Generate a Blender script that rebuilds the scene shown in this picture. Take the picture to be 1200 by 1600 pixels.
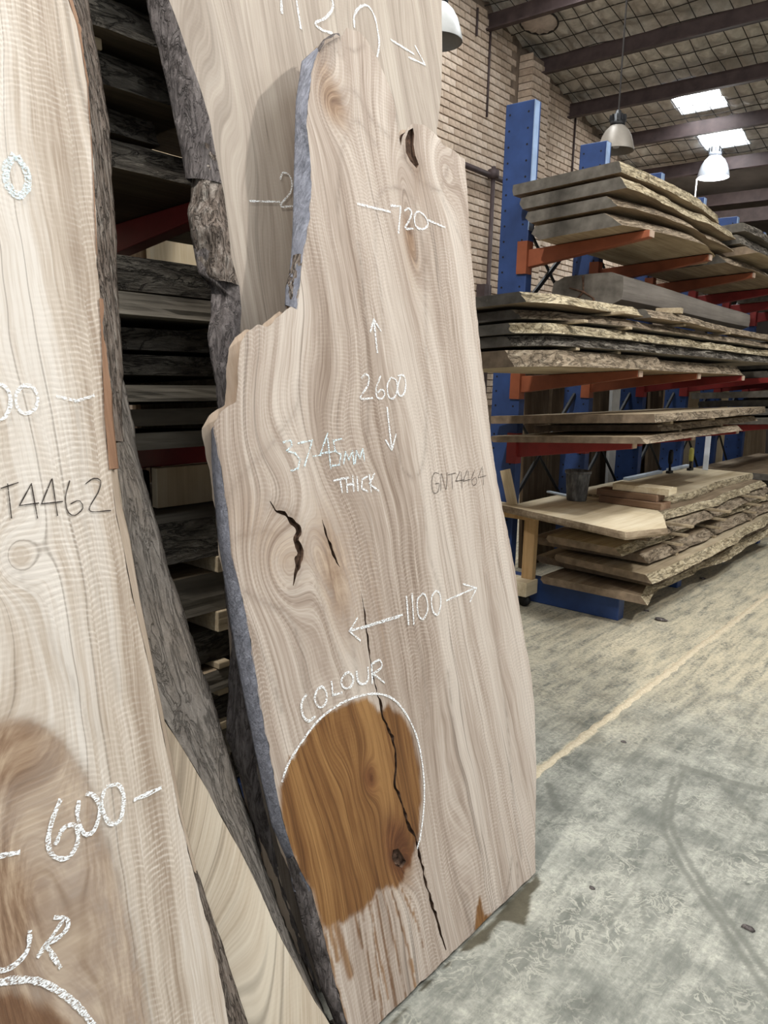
import bpy, math, random
import numpy as np
from mathutils import Vector, Matrix
from mathutils.geometry import delaunay_2d_cdt
for o in list(bpy.data.objects): bpy.data.objects.remove(o, do_unlink=True)
scene = bpy.context.scene
COL = scene.collection
# ------------------------------------------------------------------ camera
F, CX, CY = 1215.0, 600.0, 800.0
def nrm(v): v = np.asarray(v, float); return v/np.linalg.norm(v)
def ray_cam(x, y): return nrm([x-CX, -(y-CY), -F])
_Y = ray_cam(1620, 610); _X = ray_cam(-900, 545)
_X = -nrm(_X-_Y*np.dot(_X, _Y)); _Z = np.cross(_X, _Y)
ROT = np.array([_X, _Y, _Z])
CAM = np.array([0., 0., 1.55])
def ray(x, y): return ROT@ray_cam(x, y)
def hit(x, y, n, p0):
    d = ray(x, y); t = np.dot(n, np.asarray(p0)-CAM)/np.dot(n, d); return CAM+t*d
def proj(P):
    c = ROT.T@(np.array(P, float)-CAM); return (CX+F*c[0]/-c[2], CY-F*c[1]/-c[2])
cam = bpy.data.cameras.new('camera'); cam.sensor_fit = 'VERTICAL'; cam.sensor_height = 36; cam.lens = F/1600*36
cam.clip_end = 200
co = bpy.data.objects.new('camera', cam); COL.objects.link(co)
co.matrix_world = Matrix.Translation(CAM) @ Matrix(ROT.tolist()).to_4x4()
scene.camera = co
# ------------------------------------------------------------------ world, light, exposure
w = bpy.data.worlds.new('daylight'); scene.world = w; w.use_nodes = True
w.node_tree.nodes['Background'].inputs[0].default_value = (0.90, 0.95, 1.0, 1)
w.node_tree.nodes['Background'].inputs[1].default_value = 0.76
vs = scene.view_settings; vs.view_transform = 'Standard'; vs.look = 'None'; vs.gamma = 1; vs.use_curve_mapping = False; vs.exposure = -0.4
LAMP_A = (-1.6, -1.0, 6.0); LAMP_B = (2.0, 3.7, 5.4)
POWER_A, POWER_B = 1250.0, 800.0
SKY_EMIT = 33.0
# unseen skylight sheets added to light the shed: over the aisle and over the wall side (x0, x1, y0, y1)
ADDED_SKY_ROWS = [(.9, 1.8, -4.6, -2.8), (.9, 1.8, -.9, .9), (.9, 1.8, 2.6, 4.4), (.9, 1.8, 6.2, 8.0), (-4.43, -3.77, 4.3, 6.2), (-4.43, -3.77, 6.6, 8.4)]
# ------------------------------------------------------------------ helpers
def lerp(a, b, t): return a+(b-a)*t
def hash2(i, j, s):
    n = np.sin(i*127.1+j*311.7+s*74.7)*43758.5453; return n-np.floor(n)
def vnoise(x, y, s=0.0):
    x = np.asarray(x, float); y = np.asarray(y, float)
    i = np.floor(x); j = np.floor(y); fx = x-i; fy = y-j
    fx = fx*fx*(3-2*fx); fy = fy*fy*(3-2*fy)
    a = hash2(i, j, s); b = hash2(i+1, j, s); c = hash2(i, j+1, s); d = hash2(i+1, j+1, s)
    return lerp(lerp(a, b, fx), lerp(c, d, fx), fy)*2-1
def fbm(x, y, s=0.0, o=4):
    r = 0; a = 1.0; t = 0
    for k in range(o):
        r = r+a*vnoise(np.asarray(x)*2**k, np.asarray(y)*2**k, s+k*7.3); t += a; a *= .5
    return r/t
def smooth(a, b, x): t = np.clip((x-a)/(b-a), 0, 1); return t*t*(3-2*t)
def tag(o, label=None, cat=None, group=None, kind=None):
    if label: o['label'] = label
    if cat: o['category'] = cat
    if group: o['group'] = group
    if kind: o['kind'] = kind
    return o
def thing(name, label, cat, loc=(0, 0, 0), group=None):
    o = bpy.data.objects.new(name, None); o.empty_display_size = .1; COL.objects.link(o); o.location = loc
    return tag(o, label, cat, group)
def link(name, me, parent=None, loc=None):
    o = bpy.data.objects.new(name, me); COL.objects.link(o)
    if parent: o.parent = parent
    if loc is not None: o.location = loc
    return o
class MB:
    def __init__(s): s.v = []; s.f = []; s.m = []
    def add(s, vs_, fs, mi=0):
        b = len(s.v); s.v += [tuple(map(float, p)) for p in vs_]; s.f += [tuple(i+b for i in f) for f in fs]; s.m += [mi]*len(fs); return s
    def box(s, c, size, rot=None, mi=0, taper=None):
        hx, hy, hz = [q/2 for q in size]; P = []
        for z in (-hz, hz):
            k = 1 if (taper is None or z < 0) else taper
            for x, y in ((-hx, -hy), (hx, -hy), (hx, hy), (-hx, hy)): P.append(Vector((x*k, y*k, z)))
        if rot is not None: P = [rot@p for p in P]
        c = Vector(c)
        return s.add([p+c for p in P], [(0, 3, 2, 1), (4, 5, 6, 7), (0, 1, 5, 4), (1, 2, 6, 5), (2, 3, 7, 6), (3, 0, 4, 7)], mi)
    def tube(s, pts, r, n=8, mi=0, cap=True):
        pts = [Vector(p) for p in pts]; rs = r if isinstance(r, (list, tuple)) else [r]*len(pts); b = []; V = []; Fc = []
        for i, p in enumerate(pts):
            d = (pts[min(i+1, len(pts)-1)]-pts[max(i-1, 0)]).normalized()
            up = Vector((0, 0, 1)) if abs(d.z) < .9 else Vector((1, 0, 0))
            a = d.cross(up).normalized(); c = d.cross(a)
            for k in range(n):
                t = 2*math.pi*k/n; V.append(p+(a*math.cos(t)+c*math.sin(t))*rs[i])
        for i in range(len(pts)-1):
            for k in range(n): Fc.append((i*n+k, i*n+(k+1) % n, (i+1)*n+(k+1) % n, (i+1)*n+k))
        if cap: Fc.append(tuple(range(n-1, -1, -1))); Fc.append(tuple((len(pts)-1)*n+k for k in range(n)))
        return s.add(V, Fc, mi)
    def lathe(s, prof, c, n=24, mi=0):
        V = []; Fc = []
        for r, z in prof:
            for k in range(n): t = 2*math.pi*k/n; V.append((c[0]+r*math.cos(t), c[1]+r*math.sin(t), c[2]+z))
        for i in range(len(prof)-1):
            for k in range(n): Fc.append((i*n+k, i*n+(k+1) % n, (i+1)*n+(k+1) % n, (i+1)*n+k))
        return s.add(V, Fc, mi)
    def build(s, name, mats, parent=None, smooth_=False, bevel=0):
        me = bpy.data.meshes.new(name); off = Vector((0, 0, 0)); p = parent
        while p is not None: off += p.location; p = p.parent
        me.from_pydata([tuple(Vector(q)-off) for q in s.v], [], s.f)
        for m in (mats if isinstance(mats, (list, tuple)) else [mats]): me.materials.append(m)
        me.polygons.foreach_set('material_index', s.m)
        if smooth_: me.polygons.foreach_set('use_smooth', [True]*len(s.f))
        me.update(); o = link(name, me, parent)
        if bevel:
            b = o.modifiers.new('bevel', 'BEVEL'); b.width = bevel; b.segments = 2; b.limit_method = 'ANGLE'
        return o
def at_base(o, pt):
    """move a single-mesh thing's origin to pt, keeping its shape in place"""
    o.data.transform(Matrix.Translation(-Vector(pt))); o.location = pt; return o
# ------------------------------------------------------------------ materials
class NT:
    def __init__(s, name, rough=.7, spec=.3, metal=0):
        s.mat = bpy.data.materials.new(name); s.mat.use_nodes = True; s.t = s.mat.node_tree; s.b = s.t.nodes['Principled BSDF']
        s.b.inputs['Roughness'].default_value = rough; s.b.inputs['Specular IOR Level'].default_value = spec; s.b.inputs['Metallic'].default_value = metal
    def n(s, typ, ins=None, **kw):
        nd = s.t.nodes.new(typ)
        for k, v in kw.items(): setattr(nd, k, v)
        for k, v in (ins or {}).items():
            if isinstance(v, bpy.types.NodeSocket): s.t.links.new(v, nd.inputs[k])
            else: nd.inputs[k].default_value = v
        return nd
    def math(s, op, a, b=0.0, c=0.0): return s.n('ShaderNodeMath', {0: a, 1: b, 2: c}, operation=op).outputs[0]
    def obj(s): return s.n('ShaderNodeTexCoord').outputs['Object']
    def scale(s, v, sc, loc=(0, 0, 0)): return s.n('ShaderNodeMapping', {'Vector': v, 'Scale': sc, 'Location': loc}).outputs[0]
    def noise(s, v, sc=1., det=3., rough=.55, dist=0.): return s.n('ShaderNodeTexNoise', {'Vector': v, 'Scale': sc, 'Detail': det, 'Roughness': rough, 'Distortion': dist}).outputs[0]
    def vor(s, v, sc=1., feat='F1', rnd=1.): return s.n('ShaderNodeTexVoronoi', {'Vector': v, 'Scale': sc, 'Randomness': rnd}, feature=feat).outputs['Distance']
    def ramp(s, f, stops, interp='LINEAR'):
        r = s.n('ShaderNodeValToRGB', {'Fac': f}); cr = r.color_ramp; cr.interpolation = interp
        while len(cr.elements) < len(stops): cr.elements.new(.5)
        for e, (p, c) in zip(cr.elements, stops): e.position = p; e.color = (*c, 1) if len(c) == 3 else c
        return r.outputs[0]
    def step(s, f, a, b): return s.n('ShaderNodeMapRange', {'Value': f, 'From Min': a, 'From Max': b}).outputs[0]
    def mix(s, f, a, b, mode='MIX'):
        m = s.n('ShaderNodeMix', data_type='RGBA', blend_type=mode)
        for k, v in ((0, f), (6, a), (7, b)):
            if isinstance(v, bpy.types.NodeSocket): s.t.links.new(v, m.inputs[k])
            else: m.inputs[k].default_value = v if k == 0 else (*v, 1)
        return m.outputs[2]
    def attr(s, name): return s.n('ShaderNodeAttribute', attribute_name=name)
    def color(s, c):
        if isinstance(c, bpy.types.NodeSocket): s.t.links.new(c, s.b.inputs['Base Color'])
        else: s.b.inputs['Base Color'].default_value = (*c, 1)
    def bump(s, h, strength=.4, dist=.01):
        b = s.n('ShaderNodeBump', {'Height': h, 'Strength': strength, 'Distance': dist}); s.t.links.new(b.outputs[0], s.b.inputs['Normal'])
def plain(name, c, rough=.6, metal=0, var=.12, spec=.3, sc=8):
    t = NT(name, rough, spec, metal); n = t.noise(t.obj(), sc, 5)
    t.color(t.ramp(n, [(.3, tuple(q*(1-var) for q in c)), (.7, tuple(min(1, q*(1+var)) for q in c))])); t.bump(n, .08, .004); return t.mat
def emit(name, c, st):
    t = NT(name); t.color((.8, .8, .8)); t.b.inputs['Emission Color'].default_value = (*c, 1); t.b.inputs['Emission Strength'].default_value = st; return t.mat
def slab_wood(name, dark, mid, light, seed, saw=.5, heart=None):
    t = NT(name, .62, .25); a = t.attr('grain'); v = a.outputs['Vector']
    n0 = t.noise(t.scale(v, (3.2, .5, 1), (seed, 5, 0)), 1, 2, .5)
    n1 = t.noise(t.scale(v, (11, .35, 1), (seed, 0, 0)), 1, 3, .5)
    n2 = t.noise(t.scale(v, (55, .7, 1), (seed*2, 3, 0)), 1, 4, .62)
    n3 = t.noise(t.scale(v, (260, 7, 1), (seed, 1, 2)), 1, 3, .6)
    ln = t.noise(t.scale(v, (17, .22, 1), (seed, 9, 4)), 1, 2, .4)
    f = t.math('ADD', t.math('ADD', t.math('MULTIPLY', n0, .22), t.math('MULTIPLY', n1, .33)), t.math('ADD', t.math('MULTIPLY', n2, .27), t.math('MULTIPLY', n3, .18)))
    c = t.ramp(f, [(.41, dark), (.49, mid), (.57, light)])
    # thin dark growth lines
    d = t.math('ABSOLUTE', t.math('SUBTRACT', t.math('FRACT', t.math('MULTIPLY', ln, 5)), .5)); lnm = t.math('SUBTRACT', 1, t.step(d, .008, .055))
    lw = t.math('MULTIPLY', lnm, t.math('MULTIPLY', t.step(n1, .36, .56), .55))
    c = t.mix(lw, c, tuple(q*.52 for q in dark))
    # saw marks: fine bows across the boards, one set for each band of grain
    sep = t.n('ShaderNodeSeparateXYZ', {0: v}); gw = t.math('ADD', t.math('MULTIPLY', sep.outputs[0], 17), t.math('MULTIPLY', n0, 5))
    fr = t.math('SUBTRACT', t.math('FRACT', gw), .5); bow = t.math('MULTIPLY', t.math('MULTIPLY', fr, fr), -16.)
    wob = t.noise(t.scale(v, (30, 14, 1), (seed*5, 2, 1)), 1, 2, .5)
    ph = t.math('ADD', t.math('ADD', t.math('MULTIPLY', sep.outputs[1], -2*math.pi/.0105), bow), t.math('ADD', t.math('MULTIPLY', t.math('FLOOR', gw), 2.1), t.math('MULTIPLY', wob, 9)))
    sw = t.math('POWER', t.math('MULTIPLY_ADD', t.math('SINE', ph), .5, .5), 2.5)
    am = t.math('MULTIPLY', t.step(t.noise(t.scale(v, (7, 2.6, 1), (seed, 7, 7)), 1, 4, .6), .40, .66), t.step(t.noise(t.scale(v, (120, 60, 1)), 1, 2), .3, .6))
    swm = t.math('MULTIPLY', t.math('MULTIPLY', sw, am), saw)
    c = t.mix(swm, c, tuple(min(1, q*1.25+.06) for q in light))
    swd = t.math('MULTIPLY', t.math('MULTIPLY', t.math('POWER', t.math('MULTIPLY_ADD', t.math('SINE', ph), -.5, .5), 6), am), saw*.55); c = t.mix(swd, c, dark)
    vein = t.attr('vein').outputs['Fac']; c = t.mix(t.math('MULTIPLY', vein, t.step(n2, .3, .6)), c, tuple(q*.55 for q in dark))
    # the oiled patch
    oil = t.attr('oil').outputs['Fac']; red = t.attr('heart').outputs['Fac']
    oc = t.ramp(f, [(.39, (.060, .023, .008)), (.48, (.165, .074, .024)), (.58, (.32, .17, .062))])
    oc = t.mix(t.math('MULTIPLY', lnm, .6), oc, (.06, .02, .006))
    rf = t.math('ADD', t.math('MULTIPLY', f, .6), t.math('MULTIPLY', t.noise(t.scale(v, (90, 12, 1), (seed, 4, 9)), 1, 4, .65), .4))
    hr = t.math('MULTIPLY', red, t.step(t.math('ADD', rf, t.math('MULTIPLY', red, .25)), .48, .66))
    c = t.mix(hr, c, t.ramp(rf, [(.39, (.105, .055, .033)), (.5, (.265, .17, .108)), (.59, (.46, .34, .235))]))
    oc = t.mix(hr, oc, t.ramp(rf, [(.38, (.035, .012, .005)), (.5, (.10, .036, .013)), (.62, (.22, .095, .034))]))
    c = t.mix(oil, c, oc); t.color(c)
    t.bump(t.math('ADD', t.math('MULTIPLY', swm, .5), t.math('ADD', t.math('MULTIPLY', n3, .35), t.math('MULTIPLY', n2, .5))), .25, .003)
    t.t.links.new(t.math('MULTIPLY_ADD', oil, -.22, .62), t.b.inputs['Roughness'])
    return t.mat
def bark(name, cs, sc=1., strength=.9, alongZ=True, fiss=.7, diag=0.):
    """flaky bark or weathered wane: ridged noise drawn out along the trunk"""
    t = NT(name, .92, .12); o = t.n('ShaderNodeMapping', {'Vector': t.obj(), 'Rotation': (diag, 0, 0)}).outputs[0]
    st = (30*sc, 30*sc, 7*sc) if alongZ else (34*sc, 8*sc, 34*sc)
    n = t.noise(t.scale(o, st), 1, 7, .68, .5); n2 = t.noise(t.scale(o, tuple(q*2.7 for q in st), (3, 1, 7)), 1, 5, .65, .4)
    big = t.noise(o, 4*sc, 4, .6); rid = t.math('ABSOLUTE', t.math('SUBTRACT', t.noise(t.scale(o, tuple(q*.75 for q in st), (9, 4, 2)), 1, 5, .6, 1.2), .5))
    f = t.math('ADD', t.math('MULTIPLY', n, .6), t.math('MULTIPLY', n2, .4))
    c = t.ramp(f, [(.36, cs[0]), (.5, cs[1]), (.63, cs[2])]); c = t.mix(t.step(big, .46, .66), c, t.mix(.5, c, cs[3]))
    crack = t.math('SUBTRACT', 1, t.step(rid, .0, .045)); c = t.mix(t.math('MULTIPLY', crack, fiss), c, tuple(q*.3 for q in cs[0]))
    t.color(c); t.bump(t.math('SUBTRACT', t.math('ADD', n, t.math('MULTIPLY', n2, .6)), t.math('MULTIPLY', crack, .5*fiss)), strength, .02); return t.mat
def board_wood(name, dark, mid, light, seed=0., axis=1):
    """weathered rough-sawn boards, grain along Y (or Z)"""
    t = NT(name, .8, .2); o = t.obj(); s1 = [9, 9, 9]; s1[axis] = .8; s2 = [70, 70, 70]; s2[axis] = 2.5
    a = t.noise(t.scale(o, tuple(s1), (seed,)*3), 1, 4, .6, .4); b = t.noise(t.scale(o, tuple(s2), (seed,)*3), 1, 3)
    d = t.noise(o, 3, 4, .6)
    f = t.math('ADD', t.math('MULTIPLY', a, .5), t.math('ADD', t.math('MULTIPLY', b, .25), t.math('MULTIPLY', d, .25)))
    t.color(t.ramp(f, [(.33, dark), (.5, mid), (.66, light)])); t.bump(t.math('ADD', a, b), .35, .006); return t.mat
M = {}
M['slab_main'] = slab_wood('pale_camphor_wood', (.235, .172, .130), (.405, .328, .270), (.565, .492, .425), 3.1, .36)
M['slab_left'] = slab_wood('cream_camphor_wood', (.32, .243, .180), (.52, .438, .358), (.69, .63, .565), 11.7, .5)
M['slab_back'] = slab_wood('shaded_camphor_wood', (.26, .21, .168), (.375, .315, .26), (.465, .405, .34), 23.0, .06)  # colour lowered for the shade this slab leans in
M['slab_grey'] = slab_wood('weathered_sapwood', (.33, .26, .19), (.50, .41, .31), (.63, .55, .44), 37.0, .05)
M['edge_blue'] = bark('slate_grey_sawn_edge', [(.11, .115, .135), (.21, .215, .25), (.33, .34, .39), (.25, .255, .30)], 2.6, .5, True, .0, .6)
M['bark_brown'] = bark('flaky_brown_bark', [(.10, .076, .06), (.26, .212, .178), (.47, .425, .375), (.27, .205, .165)], 1.6, 1.)
M['bark_grey'] = bark('mauve_grey_bark', [(.085, .072, .068), (.17, .148, .142), (.27, .24, .23), (.15, .135, .135)], 1.2, .8, True, .5)
M['wane_grey'] = bark('weathered_grey_wane', [(.13, .112, .096), (.205, .18, .158), (.29, .26, .23), (.25, .205, .165)], .8, .9, True, .5)
M['inner_bark'] = board_wood('red_brown_inner_bark', (.16, .085, .05), (.30, .17, .105), (.43, .28, .19), 2, 2)
M['crack'] = plain('dark_crack_wood', (.085, .052, .036), .95, 0, .7, .1, 60)
M['sawn_side'] = board_wood('pale_sawn_side', (.3, .22, .16), (.45, .36, .28), (.58, .48, .39), 5, 2)
def chalk(name, c, a0, a1):
    t = NT(name, .95, .05); n = t.noise(t.scale(t.obj(), (190, 190, 420)), 1, 3, .65); t.color(c)
    t.t.links.new(t.step(n, a0, a1), t.b.inputs['Alpha']); return t.mat
M['chalk'] = chalk('white_chalk', (.93, .95, .96), .40, .54)
M['chalk_blue'] = chalk('pale_blue_chalk', (.76, .91, .97), .42, .56)
M['pencil'] = chalk('pencil_line', (.055, .045, .04), .25, .4)
M['weather'] = [board_wood('grey_weathered_board', (.10, .085, .068), (.20, .175, .14), (.33, .295, .24), 1),
                board_wood('brown_weathered_board', (.115, .08, .05), (.235, .175, .115), (.40, .32, .22), 7),
                board_wood('tan_weathered_board', (.19, .14, .085), (.36, .285, .19), (.56, .47, .33), 13)]
M['gloom'] = [board_wood('shade_dark_board', (.045, .038, .03), (.09, .078, .062), (.15, .132, .105), 41), board_wood('shade_dark_brown_board', (.045, .033, .021), (.09, .068, .044), (.155, .122, .082), 43)]  # weathered boards recoloured darker, the shade of the left piles put into the colour
M['side_gloom'] = bark('shade_dark_bark_edge', [(.025, .021, .017), (.07, .06, .05), (.16, .145, .12), (.09, .08, .065)], .9, 1., False)  # bark edge darkened likewise for the shade behind the slabs
M['fresh'] = board_wood('fresh_cream_board', (.42, .33, .20), (.62, .52, .36), (.76, .68, .52), 19)
M['fresh_z'] = board_wood('fresh_upright_board', (.40, .30, .17), (.60, .48, .31), (.72, .62, .45), 4, 2)
M['dark_z'] = board_wood('dark_upright_board', (.06, .04, .025), (.13, .09, .055), (.24, .18, .12), 8, 2)
M['endgrain'] = [plain('grey_end_grain', (.12, .108, .092), .9, 0, .35, .1, 14), plain('brown_end_grain', (.22, .165, .115), .9, 0, .35, .1, 14)]
M['side_pale'] = bark('pale_bark_edge', [(.16, .12, .075), (.42, .345, .225), (.68, .59, .43), (.55, .465, .32)], .9, .7, False)
M['side_dark'] = bark('dark_bark_edge', [(.05, .042, .034), (.14, .12, .10), (.36, .325, .27), (.20, .175, .14)], .9, 1., False)
M['side_brown'] = bark('brown_bark_edge', [(.10, .075, .05), (.26, .20, .14), (.46, .38, .28), (.32, .255, .18)], .7, .7, False)
M['beam'] = board_wood('charcoal_beam_wood', (.095, .082, .07), (.15, .131, .113), (.205, .18, .155), 31)
M['blue'] = plain('blue_rack_paint', (.026, .058, .175), .45, 0, .18, .4)
M['blue_reflect'] = plain('blue_paint_reflection', (.28, .38, .56), .5, 0, .2)  # pale tone painted in for the white reflection on the posts
M['orange'] = plain('orange_arm_paint', (.27, .078, .034), .5, 0, .2, .4)
M['red'] = plain('red_arm_paint', (.22, .022, .02), .5, 0, .2, .4)
M['tip'] = plain('bare_arm_tip', (.45, .33, .25), .6)
M['black'] = plain('black_paint', (.012, .012, .013), .5)
M['steel_red'] = plain('red_oxide_steel', (.055, .038, .037), .6, 0, .3)
M['zinc'] = plain('galvanised_lamp_shade', (.27, .24, .205), .45, .2, .12)
M['white_shade'] = plain('white_enamel_shade', (.78, .80, .84), .4)
M['wire'] = plain('rusty_wire', (.03, .026, .024), .7)
M['mortar'] = plain('dark_mortar', (.19, .145, .11), .95, 0, .3)
M['bucket'] = None
# ------------------------------------------------------------------ shell: floor
def floor_material():
    t = NT('dusty_concrete', .72, .3); o = t.obj()
    big = t.noise(o, .9, 4, .6); med = t.noise(o, 5.5, 9, .72, .25); fine = t.noise(o, 60, 5, .75)
    def streak(rot, sx, sy): return t.noise(t.n('ShaderNodeMapping', {'Vector': o, 'Rotation': (0, 0, rot), 'Scale': (sx, sy, 1)}).outputs[0], 1, 7, .72, .3)
    s1 = streak(.35, 22, 3.0); s2 = streak(-.5, 16, 2.4)
    base = t.ramp(t.math('ADD', t.math('MULTIPLY', med, .6), t.math('MULTIPLY', s1, .4)), [(.36, (.115, .118, .102)), (.5, (.20, .203, .177)), (.62, (.285, .285, .25))])
    f = t.math('ADD', t.math('ADD', t.math('MULTIPLY', med, .42), t.math('MULTIPLY', s1, .26)), t.math('ADD', t.math('MULTIPLY', s2, .2), t.math('MULTIPLY', big, .12)))
    dust = t.math('MULTIPLY', t.step(f, .46, .60), t.step(fine, .40, .60))
    curl = t.math('MULTIPLY', t.math('SUBTRACT', 1, t.step(t.math('ABSOLUTE', t.math('SUBTRACT', t.noise(o, 15, 4, .6, 1.2), .5)), .008, .04)), t.step(t.noise(o, 3.1, 4), .40, .58))
    d = t.math('MAXIMUM', dust, t.math('MULTIPLY', curl, .7))
    tr = t.attr('track').outputs['Fac']; d = t.math('MULTIPLY', d, t.math('SUBTRACT', 1, t.math('MULTIPLY', tr, .85)))
    warm = t.attr('sawdust').outputs['Fac']
    dc = t.mix(warm, (.53, .515, .435), (.66, .575, .41))
    c = t.mix(t.math('MULTIPLY', d, .72), base, dc)
    c = t.mix(t.math('MULTIPLY', tr, .5), c, (.12, .12, .10))
    c = t.mix(t.math('MULTIPLY', t.math('MULTIPLY', warm, .9), t.step(t.math('ADD', fine, s1), .80, 1.12)), c, (.66, .575, .41))
    wet = t.attr('wet').outputs['Fac']; c = t.mix(wet, c, t.ramp(med, [(.35, (.04, .036, .025)), (.65, (.095, .085, .06))]))
    dk = t.step(t.noise(o, 17, 3, .5), .71, .75); c = t.mix(t.math('MULTIPLY', dk, .6), c, (.08, .08, .07))
    sc_ = t.math('SUBTRACT', 1, t.step(t.math('ABSOLUTE', t.math('SUBTRACT', s2, .5)), .0, .010)); c = t.mix(t.math('MULTIPLY', sc_, t.math('MULTIPLY', t.step(big, .42, .6), .45)), c, (.12, .12, .105))
    t.color(c); t.bump(t.math('ADD', fine, med), .3, .004)
    t.t.links.new(t.math('MULTIPLY_ADD', wet, -.42, .72), t.b.inputs['Roughness']); return t.mat
def seg_dist(P, pts, maxd=None):
    """distance of each point to a polyline; beyond maxd it is only known to be larger"""
    Q = np.array([p[:2] for p in pts], float)
    if maxd is not None:
        out = np.full(len(P), maxd*2); m = np.where((P[:, 0] > Q[:, 0].min()-maxd) & (P[:, 0] < Q[:, 0].max()+maxd) & (P[:, 1] > Q[:, 1].min()-maxd) & (P[:, 1] < Q[:, 1].max()+maxd))[0]
        if len(m): out[m] = np.minimum(seg_dist(P[m], pts), maxd*2)
        return out
    best = np.full(len(P), 1e18); x, y = P[:, 0], P[:, 1]
    for (ax, ay), (bx, by) in zip(Q[:-1], Q[1:]):
        dx, dy = bx-ax, by-ay; L = max(dx*dx+dy*dy, 1e-12); t = np.clip(((x-ax)*dx+(y-ay)*dy)/L, 0, 1)
        ex = x-ax-t*dx; ey = y-ay-t*dy; np.minimum(best, ex*ex+ey*ey, out=best)
    return np.sqrt(best)
def in_poly(P, poly):
    P = np.asarray(P, float); o = np.argsort(P[:, 1], kind='stable'); x = P[o, 0]; y = P[o, 1]; r = np.zeros(len(P), bool)
    Q = np.array([p[:2] for p in poly], float); Q2 = np.roll(Q, 1, 0)
    ylo = np.minimum(Q[:, 1], Q2[:, 1]); yhi = np.maximum(Q[:, 1], Q2[:, 1]); i0 = np.searchsorted(y, ylo, 'left'); i1 = np.searchsorted(y, yhi, 'left')
    for k in range(len(Q)):
        if i1[k] > i0[k]:
            sl = slice(i0[k], i1[k]); (x1, y1), (x2, y2) = Q[k], Q2[k]; r[sl] ^= x[sl] < (x2-x1)*(y[sl]-y1)/(y2-y1)+x1
    out = np.empty(len(P), bool); out[o] = r; return out
def fp(x, y): return hit(x, y, np.array([0, 0, 1.]), (0, 0, 0))[:2]
def cat_pts(pts, n):
    """resample a polyline with a Catmull-Rom curve"""
    P = np.array(pts, float); Q = np.vstack([2*P[0]-P[1], P, 2*P[-1]-P[-2]]); L = np.r_[0, np.cumsum(np.linalg.norm(np.diff(P, axis=0), axis=1))]
    out = []
    for s in np.linspace(0, L[-1], n):
        i = min(np.searchsorted(L, s, 'right')-1, len(P)-2); t = (s-L[i])/max(L[i+1]-L[i], 1e-9)
        p0, p1, p2, p3 = Q[i], Q[i+1], Q[i+2], Q[i+3]
        out.append(.5*((2*p1)+(-p0+p2)*t+(2*p0-5*p1+4*p2-p3)*t*t+(-p0+3*p1-3*p2+p3)*t**3))
    return np.array(out)
def lin_pts(pts, n):
    P = np.array(pts, float); L = np.r_[0, np.cumsum(np.linalg.norm(np.diff(P, axis=0), axis=1))]
    s = np.linspace(0, L[-1], n); return np.stack([np.interp(s, L, P[:, k]) for k in range(P.shape[1])], 1)
def set_attr(me, name, arr):
    a = me.attributes.new(name, 'FLOAT', 'POINT'); a.data.foreach_set('value', np.asarray(arr, np.float32))
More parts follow.
